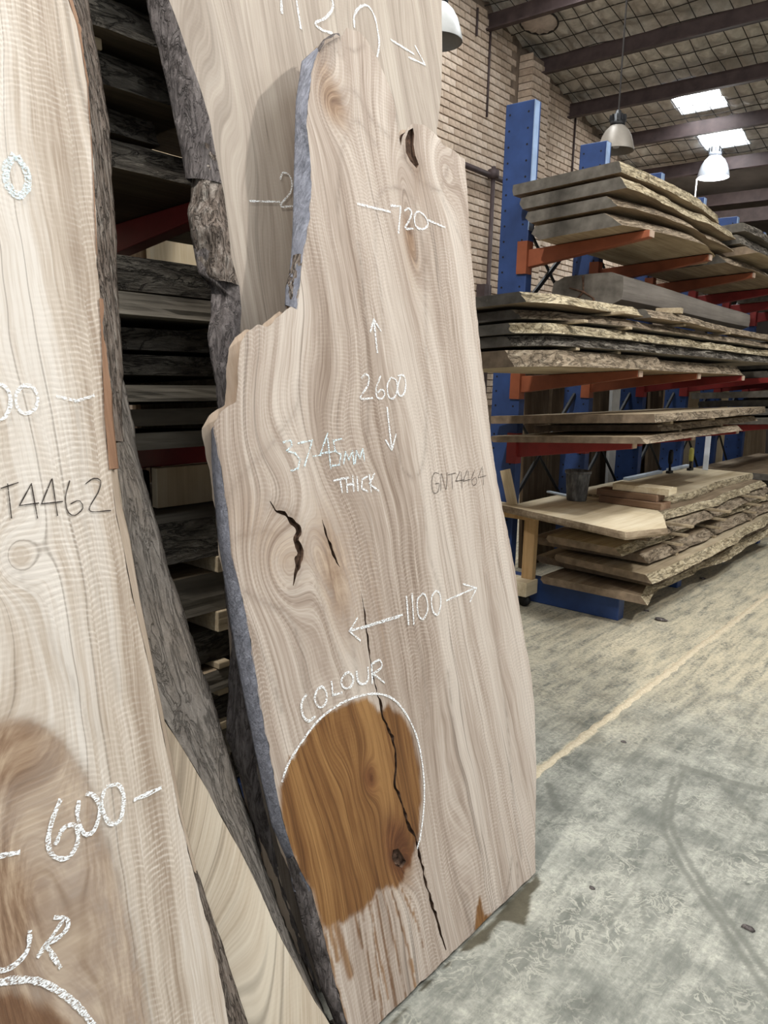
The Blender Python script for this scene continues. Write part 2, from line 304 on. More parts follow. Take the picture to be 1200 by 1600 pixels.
def make_floor():
    xs = np.unique(np.r_[np.linspace(-5.8, -3, 12), np.arange(-3, -1.7, .016), np.arange(-1.7, .1, .0075), np.arange(.1, .6, .02), np.linspace(.6, 9, 14)])
    ys = np.unique(np.r_[np.linspace(-8, .9, 14), np.arange(.9, 3.4, .0085), np.arange(3.4, 5.6, .018), np.arange(5.6, 9, .06), np.linspace(9, 24, 20)])
    X, Y = np.meshgrid(xs, ys); P = np.stack([X.ravel(), Y.ravel()], 1)
    z = np.zeros(len(P))
    nx, ny = len(xs), len(ys); i = np.arange(nx*ny).reshape(ny, nx)
    q = np.stack([i[:-1, :-1], i[:-1, 1:], i[1:, 1:], i[1:, :-1]], -1).reshape(-1, 4)
    me = bpy.data.meshes.new('floor'); me.vertices.add(len(P)); me.vertices.foreach_set('co', np.c_[P, z].ravel())
    me.loops.add(q.size); me.loops.foreach_set('vertex_index', q.ravel()); me.polygons.add(len(q)); me.polygons.foreach_set('loop_start', np.arange(0, q.size, 4))
    me.update(); me.validate()
    tr = np.zeros(len(P))
    def trk(pxs, wd, g=1.0):
        pts = cat_pts([fp(*p) for p in pxs], 60); d = seg_dist(P, pts, .08); np.maximum(tr, g*(1-smooth(wd*.55, wd, d+.004*vnoise(P[:, 0]*60, P[:, 1]*60, 3))), out=tr)
    trk([(1052, 1215), (1040, 1255), (1037, 1290), (1052, 1330), (1085, 1385), (1125, 1440), (1165, 1500), (1205, 1560)], .013)
    trk([(1068, 1205), (1052, 1250), (1050, 1290), (1068, 1330), (1100, 1385), (1140, 1440), (1185, 1500), (1225, 1555)], .013)
    trk([(1070, 1200), (1110, 1212), (1150, 1225), (1200, 1235)], .03, .8)
    trk([(858, 1225), (863, 1245), (874, 1265)], .018, .9)
    trk([(935, 1460), (985, 1400), (1000, 1372), (1008, 1450)], .008, .6)
    trk([(1034, 1130), (1065, 1107), (1090, 1092)], .02, .5); trk([(1130, 1225), (1150, 1250), (1180, 1280)], .02, .6)
    set_attr(me, 'track', tr)
    wp = [fp(*p) for p in [(545, 1660), (838, 1366), (846, 1380), (830, 1400), (832, 1425), (818, 1445), (785, 1440), (760, 1470), (715, 1490), (690, 1520), (660, 1545), (630, 1590), (590, 1640)]]
    d = seg_dist(P, wp+wp[:1], .2); d = np.where(in_poly(P, wp), -d, d)
    wet = 1-smooth(-.006, .004, d+.014*fbm(P[:, 0]*22, P[:, 1]*22, 4)); set_attr(me, 'wet', wet)
    # warm pale tint grows towards the stacks
    sd = smooth(2.6, 5.2, P[:, 1]+.9*fbm(P[:, 0]*1.3, P[:, 1]*1.3, 9))
    jl = 1-smooth(.006, .030, np.abs(P[:, 0]+1.335+.02*fbm(P[:, 1]*3, P[:, 1]*0, 2))+.016*fbm(P[:, 0]*22, P[:, 1]*9, 5))
    set_attr(me, 'sawdust', np.clip(sd*.85+jl*(P[:, 1] > 2.3), 0, 1))  # joint sawdust plus the warm tint along the floor
    me.materials.append(floor_material()); me.polygons.foreach_set('use_smooth', np.ones(len(q), bool))
    tag(link('floor', me), 'grey concrete floor with pale dust and tyre marks', None, None, 'structure')
make_floor()
def sawdust_ridge():
    m = MB(); ys = np.arange(2.25, 9.5, .035); n = len(ys)
    c = -1.335+.012*fbm(ys*2.2, ys*0, 1); wd = .016+.012*np.abs(fbm(ys*5, ys*0+3, 2)); h = .004+.006*np.abs(fbm(ys*9, ys*0+7, 3))
    V = []; Fc = []
    for i in range(n):
        for k, (o, z) in enumerate(((-1, .0005), (-.5, .7), (0, 1), (.5, .7), (1, .0005))):
            V.append((c[i]+wd[i]*o*(1+.3*math.sin(i*1.7+k)), ys[i], .0008+h[i]*z if 0 < k < 4 else .0006))
    for i in range(n-1):
        for k in range(4): Fc.append((i*5+k, i*5+k+1, (i+1)*5+k+1, (i+1)*5+k))
    m.add(V, Fc); t = NT('pale_sawdust', .95, .05); nz = t.noise(t.obj(), 90, 4, .7); t.color(t.ramp(nz, [(.3, (.45, .375, .26)), (.7, (.70, .61, .46))])); t.bump(nz, .6, .004)
    o = m.build('sawdust_line', t.mat, None, True); at_base(o, (-1.335, 2.25, 0)); tag(o, 'line of pale sawdust filling the joint in the concrete floor', 'sawdust', None, 'stuff')
sawdust_ridge()
# ------------------------------------------------------------------ shell: brick wall
WX = -5.7
ROOF_A, ROOF_S = 1.55+8.68*(.492+.2), .2
def roof_z(y): return ROOF_A-ROOF_S*y
def brick_wall():
    m = MB(); pts = [(WX, -8, 0), (WX, 24, 0), (WX, 24, max(roof_z(24), 2)+.3), (WX, -8, roof_z(-8)+.3)]
    m.add(pts+[(x-.2, y, z) for x, y, z in pts], [(0, 1, 2, 3), (7, 6, 5, 4), (0, 4, 5, 1), (3, 2, 6, 7)])
    wall = m.build('wall_left', M['mortar']); tag(wall, 'cream brick side wall behind the timber racks', None, None, 'structure')
    mats = []
    for k, c in enumerate([(.52, .41, .315), (.46, .355, .27), (.57, .46, .365)]):
        t = NT('cream_brick_%d' % k, .9, .15); n = t.noise(t.obj(), 18, 5, .6); n2 = t.noise(t.obj(), 2.2, 3)
        cc = t.ramp(n, [(.3, tuple(q*.7 for q in c)), (.7, tuple(min(1, q*1.12) for q in c))]); cc = t.mix(t.math('MULTIPLY', t.step(n2, .55, .7), .35), cc, (.30, .215, .155))
        t.color(cc); t.bump(n, .4, .006); mats.append(t.mat)
    mes = []
    for k, mt in enumerate(mats):
        for L in (.23, .20):
            b = MB(); d = .016; hl, hh = L/2, .038; e = .004
            V = [(0, -hl, -hh), (0, hl, -hh), (0, hl, hh), (0, -hl, hh), (d, -hl+e, -hh+e), (d, hl-e, -hh+e), (d, hl-e, hh-e), (d, -hl+e, hh-e)]
            b.add(V, [(4, 5, 6, 7), (0, 1, 5, 4), (1, 2, 6, 5), (2, 3, 7, 6), (3, 0, 4, 7)])
            me = bpy.data.meshes.new('brick'); me.from_pydata(b.v, [], b.f); me.materials.append(mt); mes.append((me, L, k, b))
    # bricks that the photograph shows: between the leaning slabs and the racks
    seen = [(690, -10), (1010, -10), (1010, 250), (800, 300), (800, 270), (955, 245), (955, 235), (900, 255), (930, 480), (745, 480), (725, 240), (690, 200)]
    rng = random.Random(5); near = []; rest = MB(); rest_m = []
    PIL = (9.45, 9.90, .20)
    z = 1.2; row = 0
    while z < 6.2:
        y = 6.6+(0 if row % 2 == 0 else .12)
        while y < 16:
            zc = z; 
            if zc+.04 < roof_z(y+.12)+.1 and not (PIL[0]-.1 < y < PIL[1]+.1):
                near.append((WX, y, zc, .23))
            y += .24
        for (yy, L, ) in (((PIL[0]+.12, .23), (PIL[0]+.345, .20)) if row % 2 == 0 else ((PIL[0]+.105, .20), (PIL[0]+.33, .23))):
            if z+.04 < roof_z(PIL[1]): near.append((WX+PIL[2], yy, z, L))
        z += .086; row += 1
    pm = MB(); pm.box((WX+PIL[2]/2, (PIL[0]+PIL[1])/2, 2.8), (PIL[2], PIL[1]-PIL[0], 5.6)); pier = pm.build('brick_pier', M['mortar'], wall)
    scored = []
    for q in near:
        p = proj(q[:3]); a = 1/(np.linalg.norm(np.array(q[:3])-CAM)**2)
        ok = in_poly(np.array([p]), seen)[0]; scored.append((-(a if ok else a*.01), q))
    scored.sort(key=lambda s_: s_[0])
    for i, (s_, q) in enumerate(scored):
        k = rng.randrange(3); idx = k*2+(0 if q[3] > .21 else 1)
        if i < 290: o = link('brick', mes[idx][0], wall, (q[0]+rng.uniform(-.003, .003), q[1], q[2]))
        else: rest.add([(q[0]+v[0], q[1]+v[1], q[2]+v[2]) for v in mes[idx][3].v], mes[idx][3].f, k)
    # side of the pier
    z = 1.2; row = 0
    while z < roof_z(PIL[0])-.06:
        rest.box((WX+PIL[2]/2+.01, PIL[0]-.006, z), (.19 if row % 2 else .2, .016, .076), None, row % 3); z += .086; row += 1
    r = rest.build('brickwork', mats, wall); r['kind'] = 'stuff'
    # low brickwork seen only through the racks stays plain
    return wall
brick_wall()
def rods_on_wall():
    m = MB(); r = hit(725, 256, np.array([1., 0, 0]), (WX+.12, 0, 0)); z = r[2]
    t = thing('wall_pipe', 'brown steel pipe running level along the brick wall with a drop pipe', 'pipe', (WX+.12, 6.5, z))
    MB().tube([(WX+.12, 6.5, z), (WX+.12, 10.2, z-.02)], .035, 10).build('level_pipe', M['steel_red'], t, True)
    y = hit(770, 270, np.array([1., 0, 0]), (WX+.12, 0, 0))[1]
    MB().tube([(WX+.13, y, z+.1), (WX+.13, y, 0.02)], .028, 10).build('drop_pipe', M['steel_red'], t, True)
    MB().lathe([(.0, -.06), (.07, -.05), (.075, .0), (.07, .05), (0, .06)], (WX+.13, y, z+.01), 14).build('pipe_joint', M['steel_red'], t, True)
    MB().box((WX+.09, y-.03, 1.35), (.12, .16, 2.7)).build('channel_cover', M['steel_red'], t)
    for k, (px, py0, py1) in enumerate([(735, 0, 50), (755, 40, 180), (888, 175, 300)]):
        a = hit(px+12, py0, np.array([1., 0, 0]), (WX+.03, 0, 0)); 
        zt = min(a[2], roof_z(a[1])-.05); zb = hit(px, py1, np.array([1., 0, 0]), (WX+.03, 0, 0))[2]
        o = MB().tube([(WX+.03, a[1], zt), (WX+.03, a[1], zb)], .014, 6).build('wall_conduit', M['steel_red'], None, True); at_base(o, (WX+.03, a[1], zb))
        tag(o, ['short conduit high on the brick wall above the tall slab', 'thin conduit down the brick wall left of the brick pier', 'thin conduit down the brick wall right of the blue rack post'][k], 'conduit')
rods_on_wall()
def far_end():
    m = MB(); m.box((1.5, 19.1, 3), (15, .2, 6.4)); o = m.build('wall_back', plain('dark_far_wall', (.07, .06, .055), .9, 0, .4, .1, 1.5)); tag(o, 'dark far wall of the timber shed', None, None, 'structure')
    for k, (y, z) in enumerate([(14.6, 4.35), (16.0, 3.95), (17.4, 3.5)]):
        b = MB().box((-.2, y, z), (11, .14, .22)).build('trim_%d' % (k+1), M['steel_red']); tag(b, 'dark red steel beam under the low far roof', None, None, 'structure')
far_end()
# ------------------------------------------------------------------ shell: roof
PUR = [7.6, 8.68, 9.75, 10.88, 11.95, 13.15]
SKYL = [(-4.43, -3.77, 11.02, 11.86), (-4.43, -3.77, 12.10, 13.0)]
def roof():
    t = NT('foil_insulation', .42, .5, .15); o = t.obj(); n = t.noise(o, 7, 5, .65, .6); n2 = t.noise(o, 1.3, 3)
    c = t.ramp(n, [(.3, (.40, .37, .33)), (.55, (.62, .59, .54)), (.72, (.78, .75, .70))]); t.color(t.mix(t.math('MULTIPLY', t.step(n2, .5, .7), .6), c, (.38, .32, .26))); t.bump(n, .8, .03)
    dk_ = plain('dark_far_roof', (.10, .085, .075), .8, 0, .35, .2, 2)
    def patch(name, x0, x1, y0, y1, st, puff, lbl, mat=None):
        xs = np.arange(x0, x1+st*.5, st); ys = np.arange(y0, y1+st*.5, st); X, Y = np.meshgrid(xs, ys)
        Z = roof_z(Y)+.13
        if puff:
            px = np.abs(np.sin(math.pi*X/.2)); py = np.abs(np.sin(math.pi*Y/.3))
            Z = Z-.035*(px*py)**.6-.03*fbm(X*2.2, Y*2.2, 3)-.032*fbm(X*9, Y*9, 5)
            for y in PUR: Z = Z+.05*np.exp(-((Y-y)/.12)**2)
        nx = len(xs); i = np.arange(X.size).reshape(X.shape); q = np.stack([i[:-1, :-1], i[1:, :-1], i[1:, 1:], i[:-1, 1:]], -1).reshape(-1, 4)
        P = np.stack([X.ravel(), Y.ravel(), Z.ravel()], 1); c_ = P[q].mean(1); keep = np.ones(len(q), bool)
        for a in SKYL: keep &= ~((c_[:, 0] > a[0]) & (c_[:, 0] < a[1]) & (c_[:, 1] > a[2]) & (c_[:, 1] < a[3]))
        q = q[keep]; me = bpy.data.meshes.new(name); me.from_pydata(P.tolist(), [], q.tolist()); me.materials.append(mat or t.mat); me.polygons.foreach_set('use_smooth', np.ones(len(q), bool))
        return tag(link(name, me), lbl, None, None, 'structure')
    main = patch('ceiling', WX, -1.0, 7.2, 13.6, .033, True, 'quilted foil roof insulation held up by wire mesh between purlins')
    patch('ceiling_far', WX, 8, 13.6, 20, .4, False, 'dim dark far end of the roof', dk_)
    patch('ceiling_near', WX, 8, -7, 7.2, .4, False, 'foil lined roof over the near end of the shed')
    patch('ceiling_side', -1.0, 8, 7.2, 13.6, .4, False, 'foil lined roof over the aisle')
    wm = bpy.data.meshes
    x = WX+.12
    while x < -1.0:
        m = MB(); pts = [(x+.015*math.sin(y*3+x*9), y, roof_z(y)+.075+.012*math.sin(y*7+x*5)) for y in np.arange(7.3, 13.6, .45)]; m.tube(pts, .006, 4, 0, False); m.build('mesh_wire', M['wire'], main); x += .2
    y = 7.4
    while y < 13.5:
        m = MB(); pts = [(x_, y+.02*math.sin(x_*4+y*9), roof_z(y)+.075+.012*math.sin(x_*6+y*5)) for x_ in np.arange(WX, -.9, .45)]; m.tube(pts, .006, 4, 0, False); m.build('mesh_wire', M['wire'], main); y += .3
    for k, y in enumerate(PUR+[14.4]):
        z = roof_z(y)-.06; m = MB(); m.box((1.1, y, z), (13.6, .02, .2)).box((1.1, y+.035, z+.09), (13.6, .07, .02)).box((1.1, y-.035, z-.09), (13.6, .07, .02))
        tag(m.build('trim_%d' % (k+4), M['steel_red']), 'dark red steel purlin under the foil roof', None, None, 'structure')
    sk = emit('daylit_skylight_sheet', (.92, .97, 1.0), SKY_EMIT)
    for k, a in enumerate(SKYL):
        m = MB(); zz = lambda y: roof_z(y)+.16; m.add([(a[0], a[2], zz(a[2])), (a[1], a[2], zz(a[2])), (a[1], a[3], zz(a[3])), (a[0], a[3], zz(a[3]))], [(0, 3, 2, 1)])
        wo = m.build('window_%d' % (k+1), sk); tag(wo, 'added unseen skylight sheet under the foil roof', None, None, 'structure')
        f = MB()
        for (p, q) in (((a[0], a[2]), (a[1], a[2])), ((a[1], a[2]), (a[1], a[3])), ((a[1], a[3]), (a[0], a[3])), ((a[0], a[3]), (a[0], a[2]))):
            f.tube([(p[0], p[1], zz(p[1])-.03), (q[0], q[1], zz(q[1])-.03)], .02, 6)
        f.build('skylight_frame', plain('pale_foil_edge', (.5, .52, .55), .5), wo)
    for k, a in enumerate(ADDED_SKY_ROWS):  # extra glowing sheets out of view, added for their light
        m = MB(); zz = lambda y: roof_z(y)+.09; m.add([(a[0], a[2], zz(a[2])), (a[1], a[2], zz(a[2])), (a[1], a[3], zz(a[3])), (a[0], a[3], zz(a[3]))], [(0, 3, 2, 1)])
        tag(m.build('window_%d' % (k+3), sk), 'added unseen skylight sheet under the foil roof', None, None, 'structure')
    # round foil-covered roof vent
    c = np.array(hit(842, 32, np.array([0, .2, 1.]), (0, 0, ROOF_A+.02))); m = MB(); V = [(c[0], c[1], c[2]-.05)]; n = 28
    for ring, (r, dz) in enumerate(((.12, -.06), (.22, -.02))):
        for k in range(n): a = 2*math.pi*k/n; rr = r*(1+.03*math.sin(k*5)); V.append((c[0]+rr*math.cos(a), c[1]+rr*math.sin(a), c[2]+dz-.2*rr*math.sin(a)-.01*math.sin(k*3)))
    Fc = [(0, 1+(k+1) % n, 1+k) for k in range(n)]+[(1+k, 1+(k+1) % n, 1+n+(k+1) % n, 1+n+k) for k in range(n)]
    tv = thing('roof_vent', 'round crumpled foil vent cover in the roof beside the brick wall', 'vent', tuple(c))
    m.add(V, Fc).build('foil_cover', plain('crumpled_foil', (.46, .40, .36), .45, .3, .25), tv, True)
    rim = [(c[0]+.23*math.cos(2*math.pi*k/24), c[1]+.23*math.sin(2*math.pi*k/24), c[2]-.02-.046*math.sin(2*math.pi*k/24)) for k in range(25)]
    MB().tube(rim, .012, 6).build('rim', M['wire'], tv, True)
roof()
# ------------------------------------------------------------------ pendant lamps
def lamp(pos, label, shade, lit, power, R=.225, sc=1., string=None):
    x, y, z = pos; t = thing('pendant_lamp', label, 'lamp', pos, 'high bay pendant lamps')
    prof = [(.235, 0), (.232, .03), (.215, .10), (.19, .18), (.15, .25), (.105, .295), (.09, .31)]
    inn = [(r-.008, zz) for r, zz in prof[::-1]]
    MB().lathe([(r*sc, zz*sc) for r, zz in prof+inn], pos, 28).build('shade', shade, t, True)
    h = MB().lathe([(0, .30*sc), (.095*sc, .30*sc), (.095*sc, .36*sc), (.085*sc, .365*sc), (.085*sc, .44*sc), (.05*sc, .45*sc), (.03*sc, .5*sc), (0, .5*sc)], pos, 16).build('ballast_housing', M['black'] if not lit else plain('grey_ballast', (.16, .17, .19), .5), t, True)
    fins = MB()
    for k in range(10):
        a = 2*math.pi*k/10; fins.box((x+.095*sc*math.cos(a), y+.095*sc*math.sin(a), z+.40*sc), (.03*sc, .006*sc, .08*sc), Matrix.Rotation(a, 3, 'Z'))
    fins.build('cooling_fins', M['black'], h)['kind'] = 'stuff'
    top = roof_z(y)+.05; MB().tube([(x, y, z+.49*sc), (x, y, top)], .008, 6).build('cable', M['wire'], t)
    MB().lathe([(0, .2*sc), (.04*sc, .17*sc), (.06*sc, .10*sc), (.04*sc, .04*sc), (0, .03*sc)], pos, 16).build('bulb', emit('lit_bulb', (1, .97, .92), 12) if lit else plain('unlit_bulb', (.6, .6, .6), .2), t, True)
    if power:
        L = bpy.data.lights.new('lamp_light', 'POINT'); L.energy = power; L.color = (1, .97, .92); L.shadow_soft_size = .13
        lo = bpy.data.objects.new('lamp_light', L); COL.objects.link(lo); lo.parent = t; lo.location = (0, 0, -.03*sc)
    if string: MB().tube([(x-.23, y-.05, z), (x-.235, y-.05, z-.35)], .012, 5).build('pull_cord', plain('white_cord', (.8, .8, .78)), t)
    return t
_d = ray_cam(962, 236); _p = CAM+ROT@(_d*(7.4/-_d[2]))
lamp(tuple(map(float, _p)), 'unlit grey bell pendant lamp with black top, hanging beside the brick wall', M['zinc'], False, 0, sc=.72)
lamp((-4.28, 13.0, 4.66), 'lit white pendant lamp hanging below the skylight', plain('lit_grey_shade', (.42, .44, .48), .4), True, 120, string=True)
lamp((-4.60, 6.17, 4.52), 'pale open pendant lamp beside the brick wall, half hidden by the tall slab', plain('pale_dusty_shade', (.36, .355, .34), .4), False, 0)
lamp(LAMP_A, 'lit pendant lamp hanging over the leaning slabs', M['white_shade'], True, POWER_A)
lamp(LAMP_B, 'lit pendant lamp hanging over the aisle', M['white_shade'], True, POWER_B)
# ------------------------------------------------------------------ leaning slabs
LEAN = math.radians(14)
class Plane:
    def __init__(s, x0, lean=LEAN): s.x0 = x0; s.a = lean; s.n = np.array([math.cos(lean), 0, math.sin(lean)]); s.up = np.array([-math.sin(lean), 0, math.cos(lean)])
    def uv(s, x, y, back=0.0):
        p = hit(x, y, s.n, np.array([s.x0, 0, 0])-s.n*back); return (p[1], np.dot(p-np.array([s.x0, 0, 0]), s.up))
    def pt(s, u, v, h=0.0):
        u = np.asarray(u, float); v = np.asarray(v, float)
        return np.stack([s.x0+v*s.up[0]+h*s.n[0], u, v*s.up[2]+h*s.n[2]], -1)
def resample(P, step): P = np.asarray(P, float); L = np.sum(np.linalg.norm(np.diff(P, axis=0), axis=1)); return lin_pts(P, max(3, int(L/step)))
def crack_poly(pl_, pts, widths, seed):
    uv = np.array([pl_.uv(*p) for p in pts]); Lc = np.sum(np.linalg.norm(np.diff(uv, axis=0), axis=1)); n = max(40, int(Lc/.006)); uv = lin_pts(uv, n); t = np.linspace(0, 1, n); s_ = t*Lc
    w_ = np.interp(t, np.linspace(0, 1, len(widths)), widths); d = np.gradient(uv, axis=0); d /= np.linalg.norm(d, axis=1)[:, None]+1e-9; nn = np.stack([-d[:, 1], d[:, 0]], 1)
    c = uv+nn*(.005*fbm(s_*38, s_*0+4, seed+2, 2)*np.minimum(1, 6*np.minimum(t, 1-t)))[:, None]
    L = c+nn*(w_*(.45+.35*vnoise(s_*75, s_*0, seed)))[:, None]; R_ = c-nn*(w_*(.45+.35*vnoise(s_*60, s_*0+2, seed)))[:, None]
    return np.vstack([L, R_[::-1]])
def dist_poly(P, poly): d = seg_dist(P, list(poly)+[poly[0]], .25); return np.where(in_poly(P, poly), -d, d)
def make_slab(name, label, pl_, outline_px, thick, mat, step, grain_fn, strips, cracks=(), rough=.0015, loc_u=0., base_v0=True, side=None, veins=(), inset=.014):
    uv = [pl_.uv(*p) for p in outline_px]; uv = [(u, max(v, 0.012)) for u, v in uv] if base_v0 else uv
    O = resample(uv+[uv[0]], step)[:-1]; n = len(O)
    jit = rough*fbm(np.arange(n)*.21, np.arange(n)*0, 3, 3)
    d = np.roll(O, -1, 0)-np.roll(O, 1, 0); d /= np.linalg.norm(d, axis=1)[:, None]+1e-9; O = O+np.stack([-d[:, 1], d[:, 0]], 1)*jit[:, None]
    O[:, 1] = np.maximum(O[:, 1], .006)
    lo, hi = O.min(0), O.max(0); gx = np.arange(lo[0], hi[0], step); gy = np.arange(lo[1], hi[1], step); G = np.stack(np.meshgrid(gx, gy), -1).reshape(-1, 2)
    sh = (len(gy), len(gx)); free = np.ones(sh, bool)
    for q in [O]+[np.array(c) for c in cracks]:
        q = resample(np.vstack([q, q[:1]]), step*.5); jx = np.rint((q[:, 0]-lo[0])/step).astype(int); jy = np.rint((q[:, 1]-lo[1])/step).astype(int)
        k_ = (jx >= 0) & (jx < sh[1]) & (jy >= 0) & (jy < sh[0]); free[jy[k_], jx[k_]] = False
    G = G[free.ravel()]
    G = G+np.stack([vnoise(G[:, 0]*311, G[:, 1]*211, 1), vnoise(G[:, 0]*211, G[:, 1]*311, 2)], 1)*step*.2
    G = G[in_poly(G, O)]; cps = [np.array(c) for c in cracks]
    V = list(map(tuple, O)); E_ = [(i, (i+1) % n) for i in range(n)]
    for c in cps:
        b = len(V); V += list(map(tuple, c)); E_ += [(b+i, b+(i+1) % len(c)) for i in range(len(c))]
    V += list(map(tuple, G))
    r = delaunay_2d_cdt([Vector(v) for v in V], E_, [], 0, 1e-6); vo = np.array([tuple(v) for v in r[0]]); fo = np.array([f for f in r[2] if len(f) == 3])
    cen = vo[fo].mean(1); keep = in_poly(cen, O); hole = np.zeros(len(fo), bool)
    for c in cps: hole |= in_poly(cen, c)
    face = fo[keep & ~hole]; hf = fo[keep & hole]
    # wind towards the normal
    def wind(f):
        a, b, c = vo[f[:, 0]], vo[f[:, 1]], vo[f[:, 2]]; cr = (b[:, 0]-a[:, 0])*(c[:, 1]-a[:, 1])-(b[:, 1]-a[:, 1])*(c[:, 0]-a[:, 0]); f = f.copy(); s = cr < 0; f[s] = f[s][:, ::-1]; return f
    face = wind(face)
    base = np.array([pl_.x0, loc_u, 0.]); root = thing(name, label, 'timber slab', tuple(base), None)
    und = .0012*fbm(vo[:, 0]*6, vo[:, 1]*3, 8)
    P = pl_.pt(vo[:, 0], vo[:, 1], und)-base
    me = bpy.data.meshes.new('sawn_face'); me.from_pydata(P.tolist(), [], face.tolist())
    g, oil, heart = grain_fn(vo, pl_)
    vn = np.zeros(len(vo))
    for pts, w_, k_ in veins:
        dd = seg_dist(vo, cat_pts([pl_.uv(*q) for q in pts], 40), .05); vn = np.maximum(vn, k_*(1-smooth(0, w_, dd+.002*fbm(vo[:, 0]*70, vo[:, 1]*30, 5)))); vn = np.maximum(vn, k_*.35*(1-smooth(w_, w_*4, dd)))
    set_attr(me, 'vein', vn)
    a = me.attributes.new('grain', 'FLOAT_VECTOR', 'POINT'); a.data.foreach_set('vector', np.c_[g, vo[:, 1], np.zeros(len(vo))].astype(np.float32).ravel())
    set_attr(me, 'oil', oil); set_attr(me, 'heart', heart); me.materials.append(mat); me.polygons.foreach_set('use_smooth', np.ones(len(face), bool)); me.update()
    link('sawn_face', me, root)
    # body behind the face: sides and back
    m = MB(); A = pl_.pt(O[:, 0], O[:, 1], -.0005); Oi = O+np.stack([-d[:, 1], d[:, 0]], 1)*np.where(in_poly(O+np.stack([-d[:, 1], d[:, 0]], 1)*.01, O), inset, -inset)[:, None]; B = pl_.pt(Oi[:, 0], np.maximum(Oi[:, 1], .006), -thick); B[:, 2] = np.maximum(B[:, 2], .002)
    m.add(np.vstack([A, B]), [(i, i+n, (i+1) % n+n, (i+1) % n) for i in range(n)])
    cr = delaunay_2d_cdt([Vector(v) for v in O], [(i, (i+1) % n) for i in range(n)], [], 0, 1e-6); c2 = np.array([tuple(v) for v in cr[0]])
    tri = [f for f in cr[2] if in_poly(np.array([c2[list(f)].mean(0)]), O)[0]]
    bp = pl_.pt(c2[:, 0], c2[:, 1], -thick+.002); bp[:, 2] = np.maximum(bp[:, 2], .002); m.add(bp, [tuple(f) for f in tri]); m.build('slab_body', side or M['sawn_side'], root)
    if len(cps):
        m = MB(); m.add(pl_.pt(vo[:, 0], vo[:, 1], -.010-.006*fbm(vo[:, 0]*90, vo[:, 1]*90, 2)), [tuple(f) for f in wind(hf)])
        for c in cps:
            k = len(c); m.add(np.vstack([pl_.pt(c[:, 0], c[:, 1], .0005), pl_.pt(c[:, 0], c[:, 1], -.03)]), [(i, (i+1) % k, (i+1) % k+k, i+k) for i in range(k)])
        used = sorted({i for f in m.f for i in f}); mp = {o: i for i, o in enumerate(used)}; m.v = [m.v[i] for i in used]; m.f = [tuple(mp[i] for i in f) for f in m.f]
        tag(m.build('split', M['crack'], root), 'dark open splits and bark pocket in the wood')
    for nm, ins, outs, mt, amp, bul, lbl in strips:
        full = thick; thick = .022 if nm == 'inner_bark' else full
        rows = 10; N = max(20, int(np.sum(np.linalg.norm(np.diff(np.array([pl_.uv(*p) for p in ins]), axis=0), axis=1))/.008))
        I = lin_pts(np.array([pl_.uv(*p) for p in ins]), N); Ou = lin_pts(np.array([pl_.uv(*p, thick) for p in outs]), N)
        I[:, 1] = np.maximum(I[:, 1], .006); Ou[:, 1] = np.maximum(Ou[:, 1], .03)
        a3 = pl_.pt(I[:, 0], I[:, 1], .0003); b3 = pl_.pt(Ou[:, 0], Ou[:, 1], -thick)
        out = np.array([0, -1., 0])*.75+pl_.n*.65; rowsP = []
        for k in range(rows+1):
            t = k/rows; p = a3*(1-t)+b3*t; s_ = np.arange(N)*.008
            q = amp*(fbm(s_*14, np.full(N, t*3.), 5, 4)+.7*np.abs(fbm(s_*34, np.full(N, t*6.), 15, 3)))
            rowsP.append(p+out*((bul*math.sin(math.pi*t)+q*min(1, 6*t)))[:, None])
        inn = pl_.pt(I[:, 0]+.004, I[:, 1], -thick+.002); rowsP.append(inn)
        Pm = np.vstack(rowsP); Pm[:, 2] = np.maximum(Pm[:, 2], .003)
        m = MB(); m.add(Pm, [(k*N+i, k*N+i+1, (k+1)*N+i+1, (k+1)*N+i) for k in range(rows+1) for i in range(N-1)])
        o = m.build(nm, mt, root, True); tag(o, lbl); thick = full
    return root
def ribbon(m, pl_, c, width, si, l):
    n = len(c); d = np.gradient(c, axis=0); d /= np.linalg.norm(d, axis=1)[:, None]+1e-9; nn = np.stack([-d[:, 1], d[:, 0]], 1)
    t = np.arange(n); w_ = .72*width*(.5+.16*vnoise(t*.7, t*0+si, 4)); A = c+nn*w_[:, None]; B = c-nn*w_[:, None]
    m.add(np.vstack([pl_.pt(A[:, 0], A[:, 1], l+.0012), pl_.pt(B[:, 0], B[:, 1], l+.0012)]), [(i, i+n, i+n+1, i+1) for i in range(n-1)])
def write(root, pl_, name, strokes, mat, width, label, off=(0, 0), sc=1., lift=.0009, curved=True):
    """chalk or pencil strokes drawn on a slab face; strokes are polylines in photo pixels of a crop"""
    m = MB()
    for si, st in enumerate(strokes):
        q = [(off[0]+x*sc, off[1]+y*sc) for x, y in st]; uv = np.array([pl_.uv(*p) for p in q])
        L = np.sum(np.linalg.norm(np.diff(uv, axis=0), axis=1)); n = max(6, int(L/.006))
        if not (curved and len(st) > 3) and len(st) > 2:
            for q0, q1 in zip(uv[:-1], uv[1:]):
                dd = (q1-q0)/max(np.linalg.norm(q1-q0), 1e-9); n2 = max(4, int(np.linalg.norm(q1-q0)/.006)); ribbon(m, pl_, lin_pts(np.array([q0-dd*width*.3, q1+dd*width*.3]), n2), width, si, lift)
            continue
        c = cat_pts(uv, n) if (curved and len(st) > 3) else lin_pts(uv, n)
        ribbon(m, pl_, c, width, si, lift)
    return tag(m.build(name, mat, root), label)
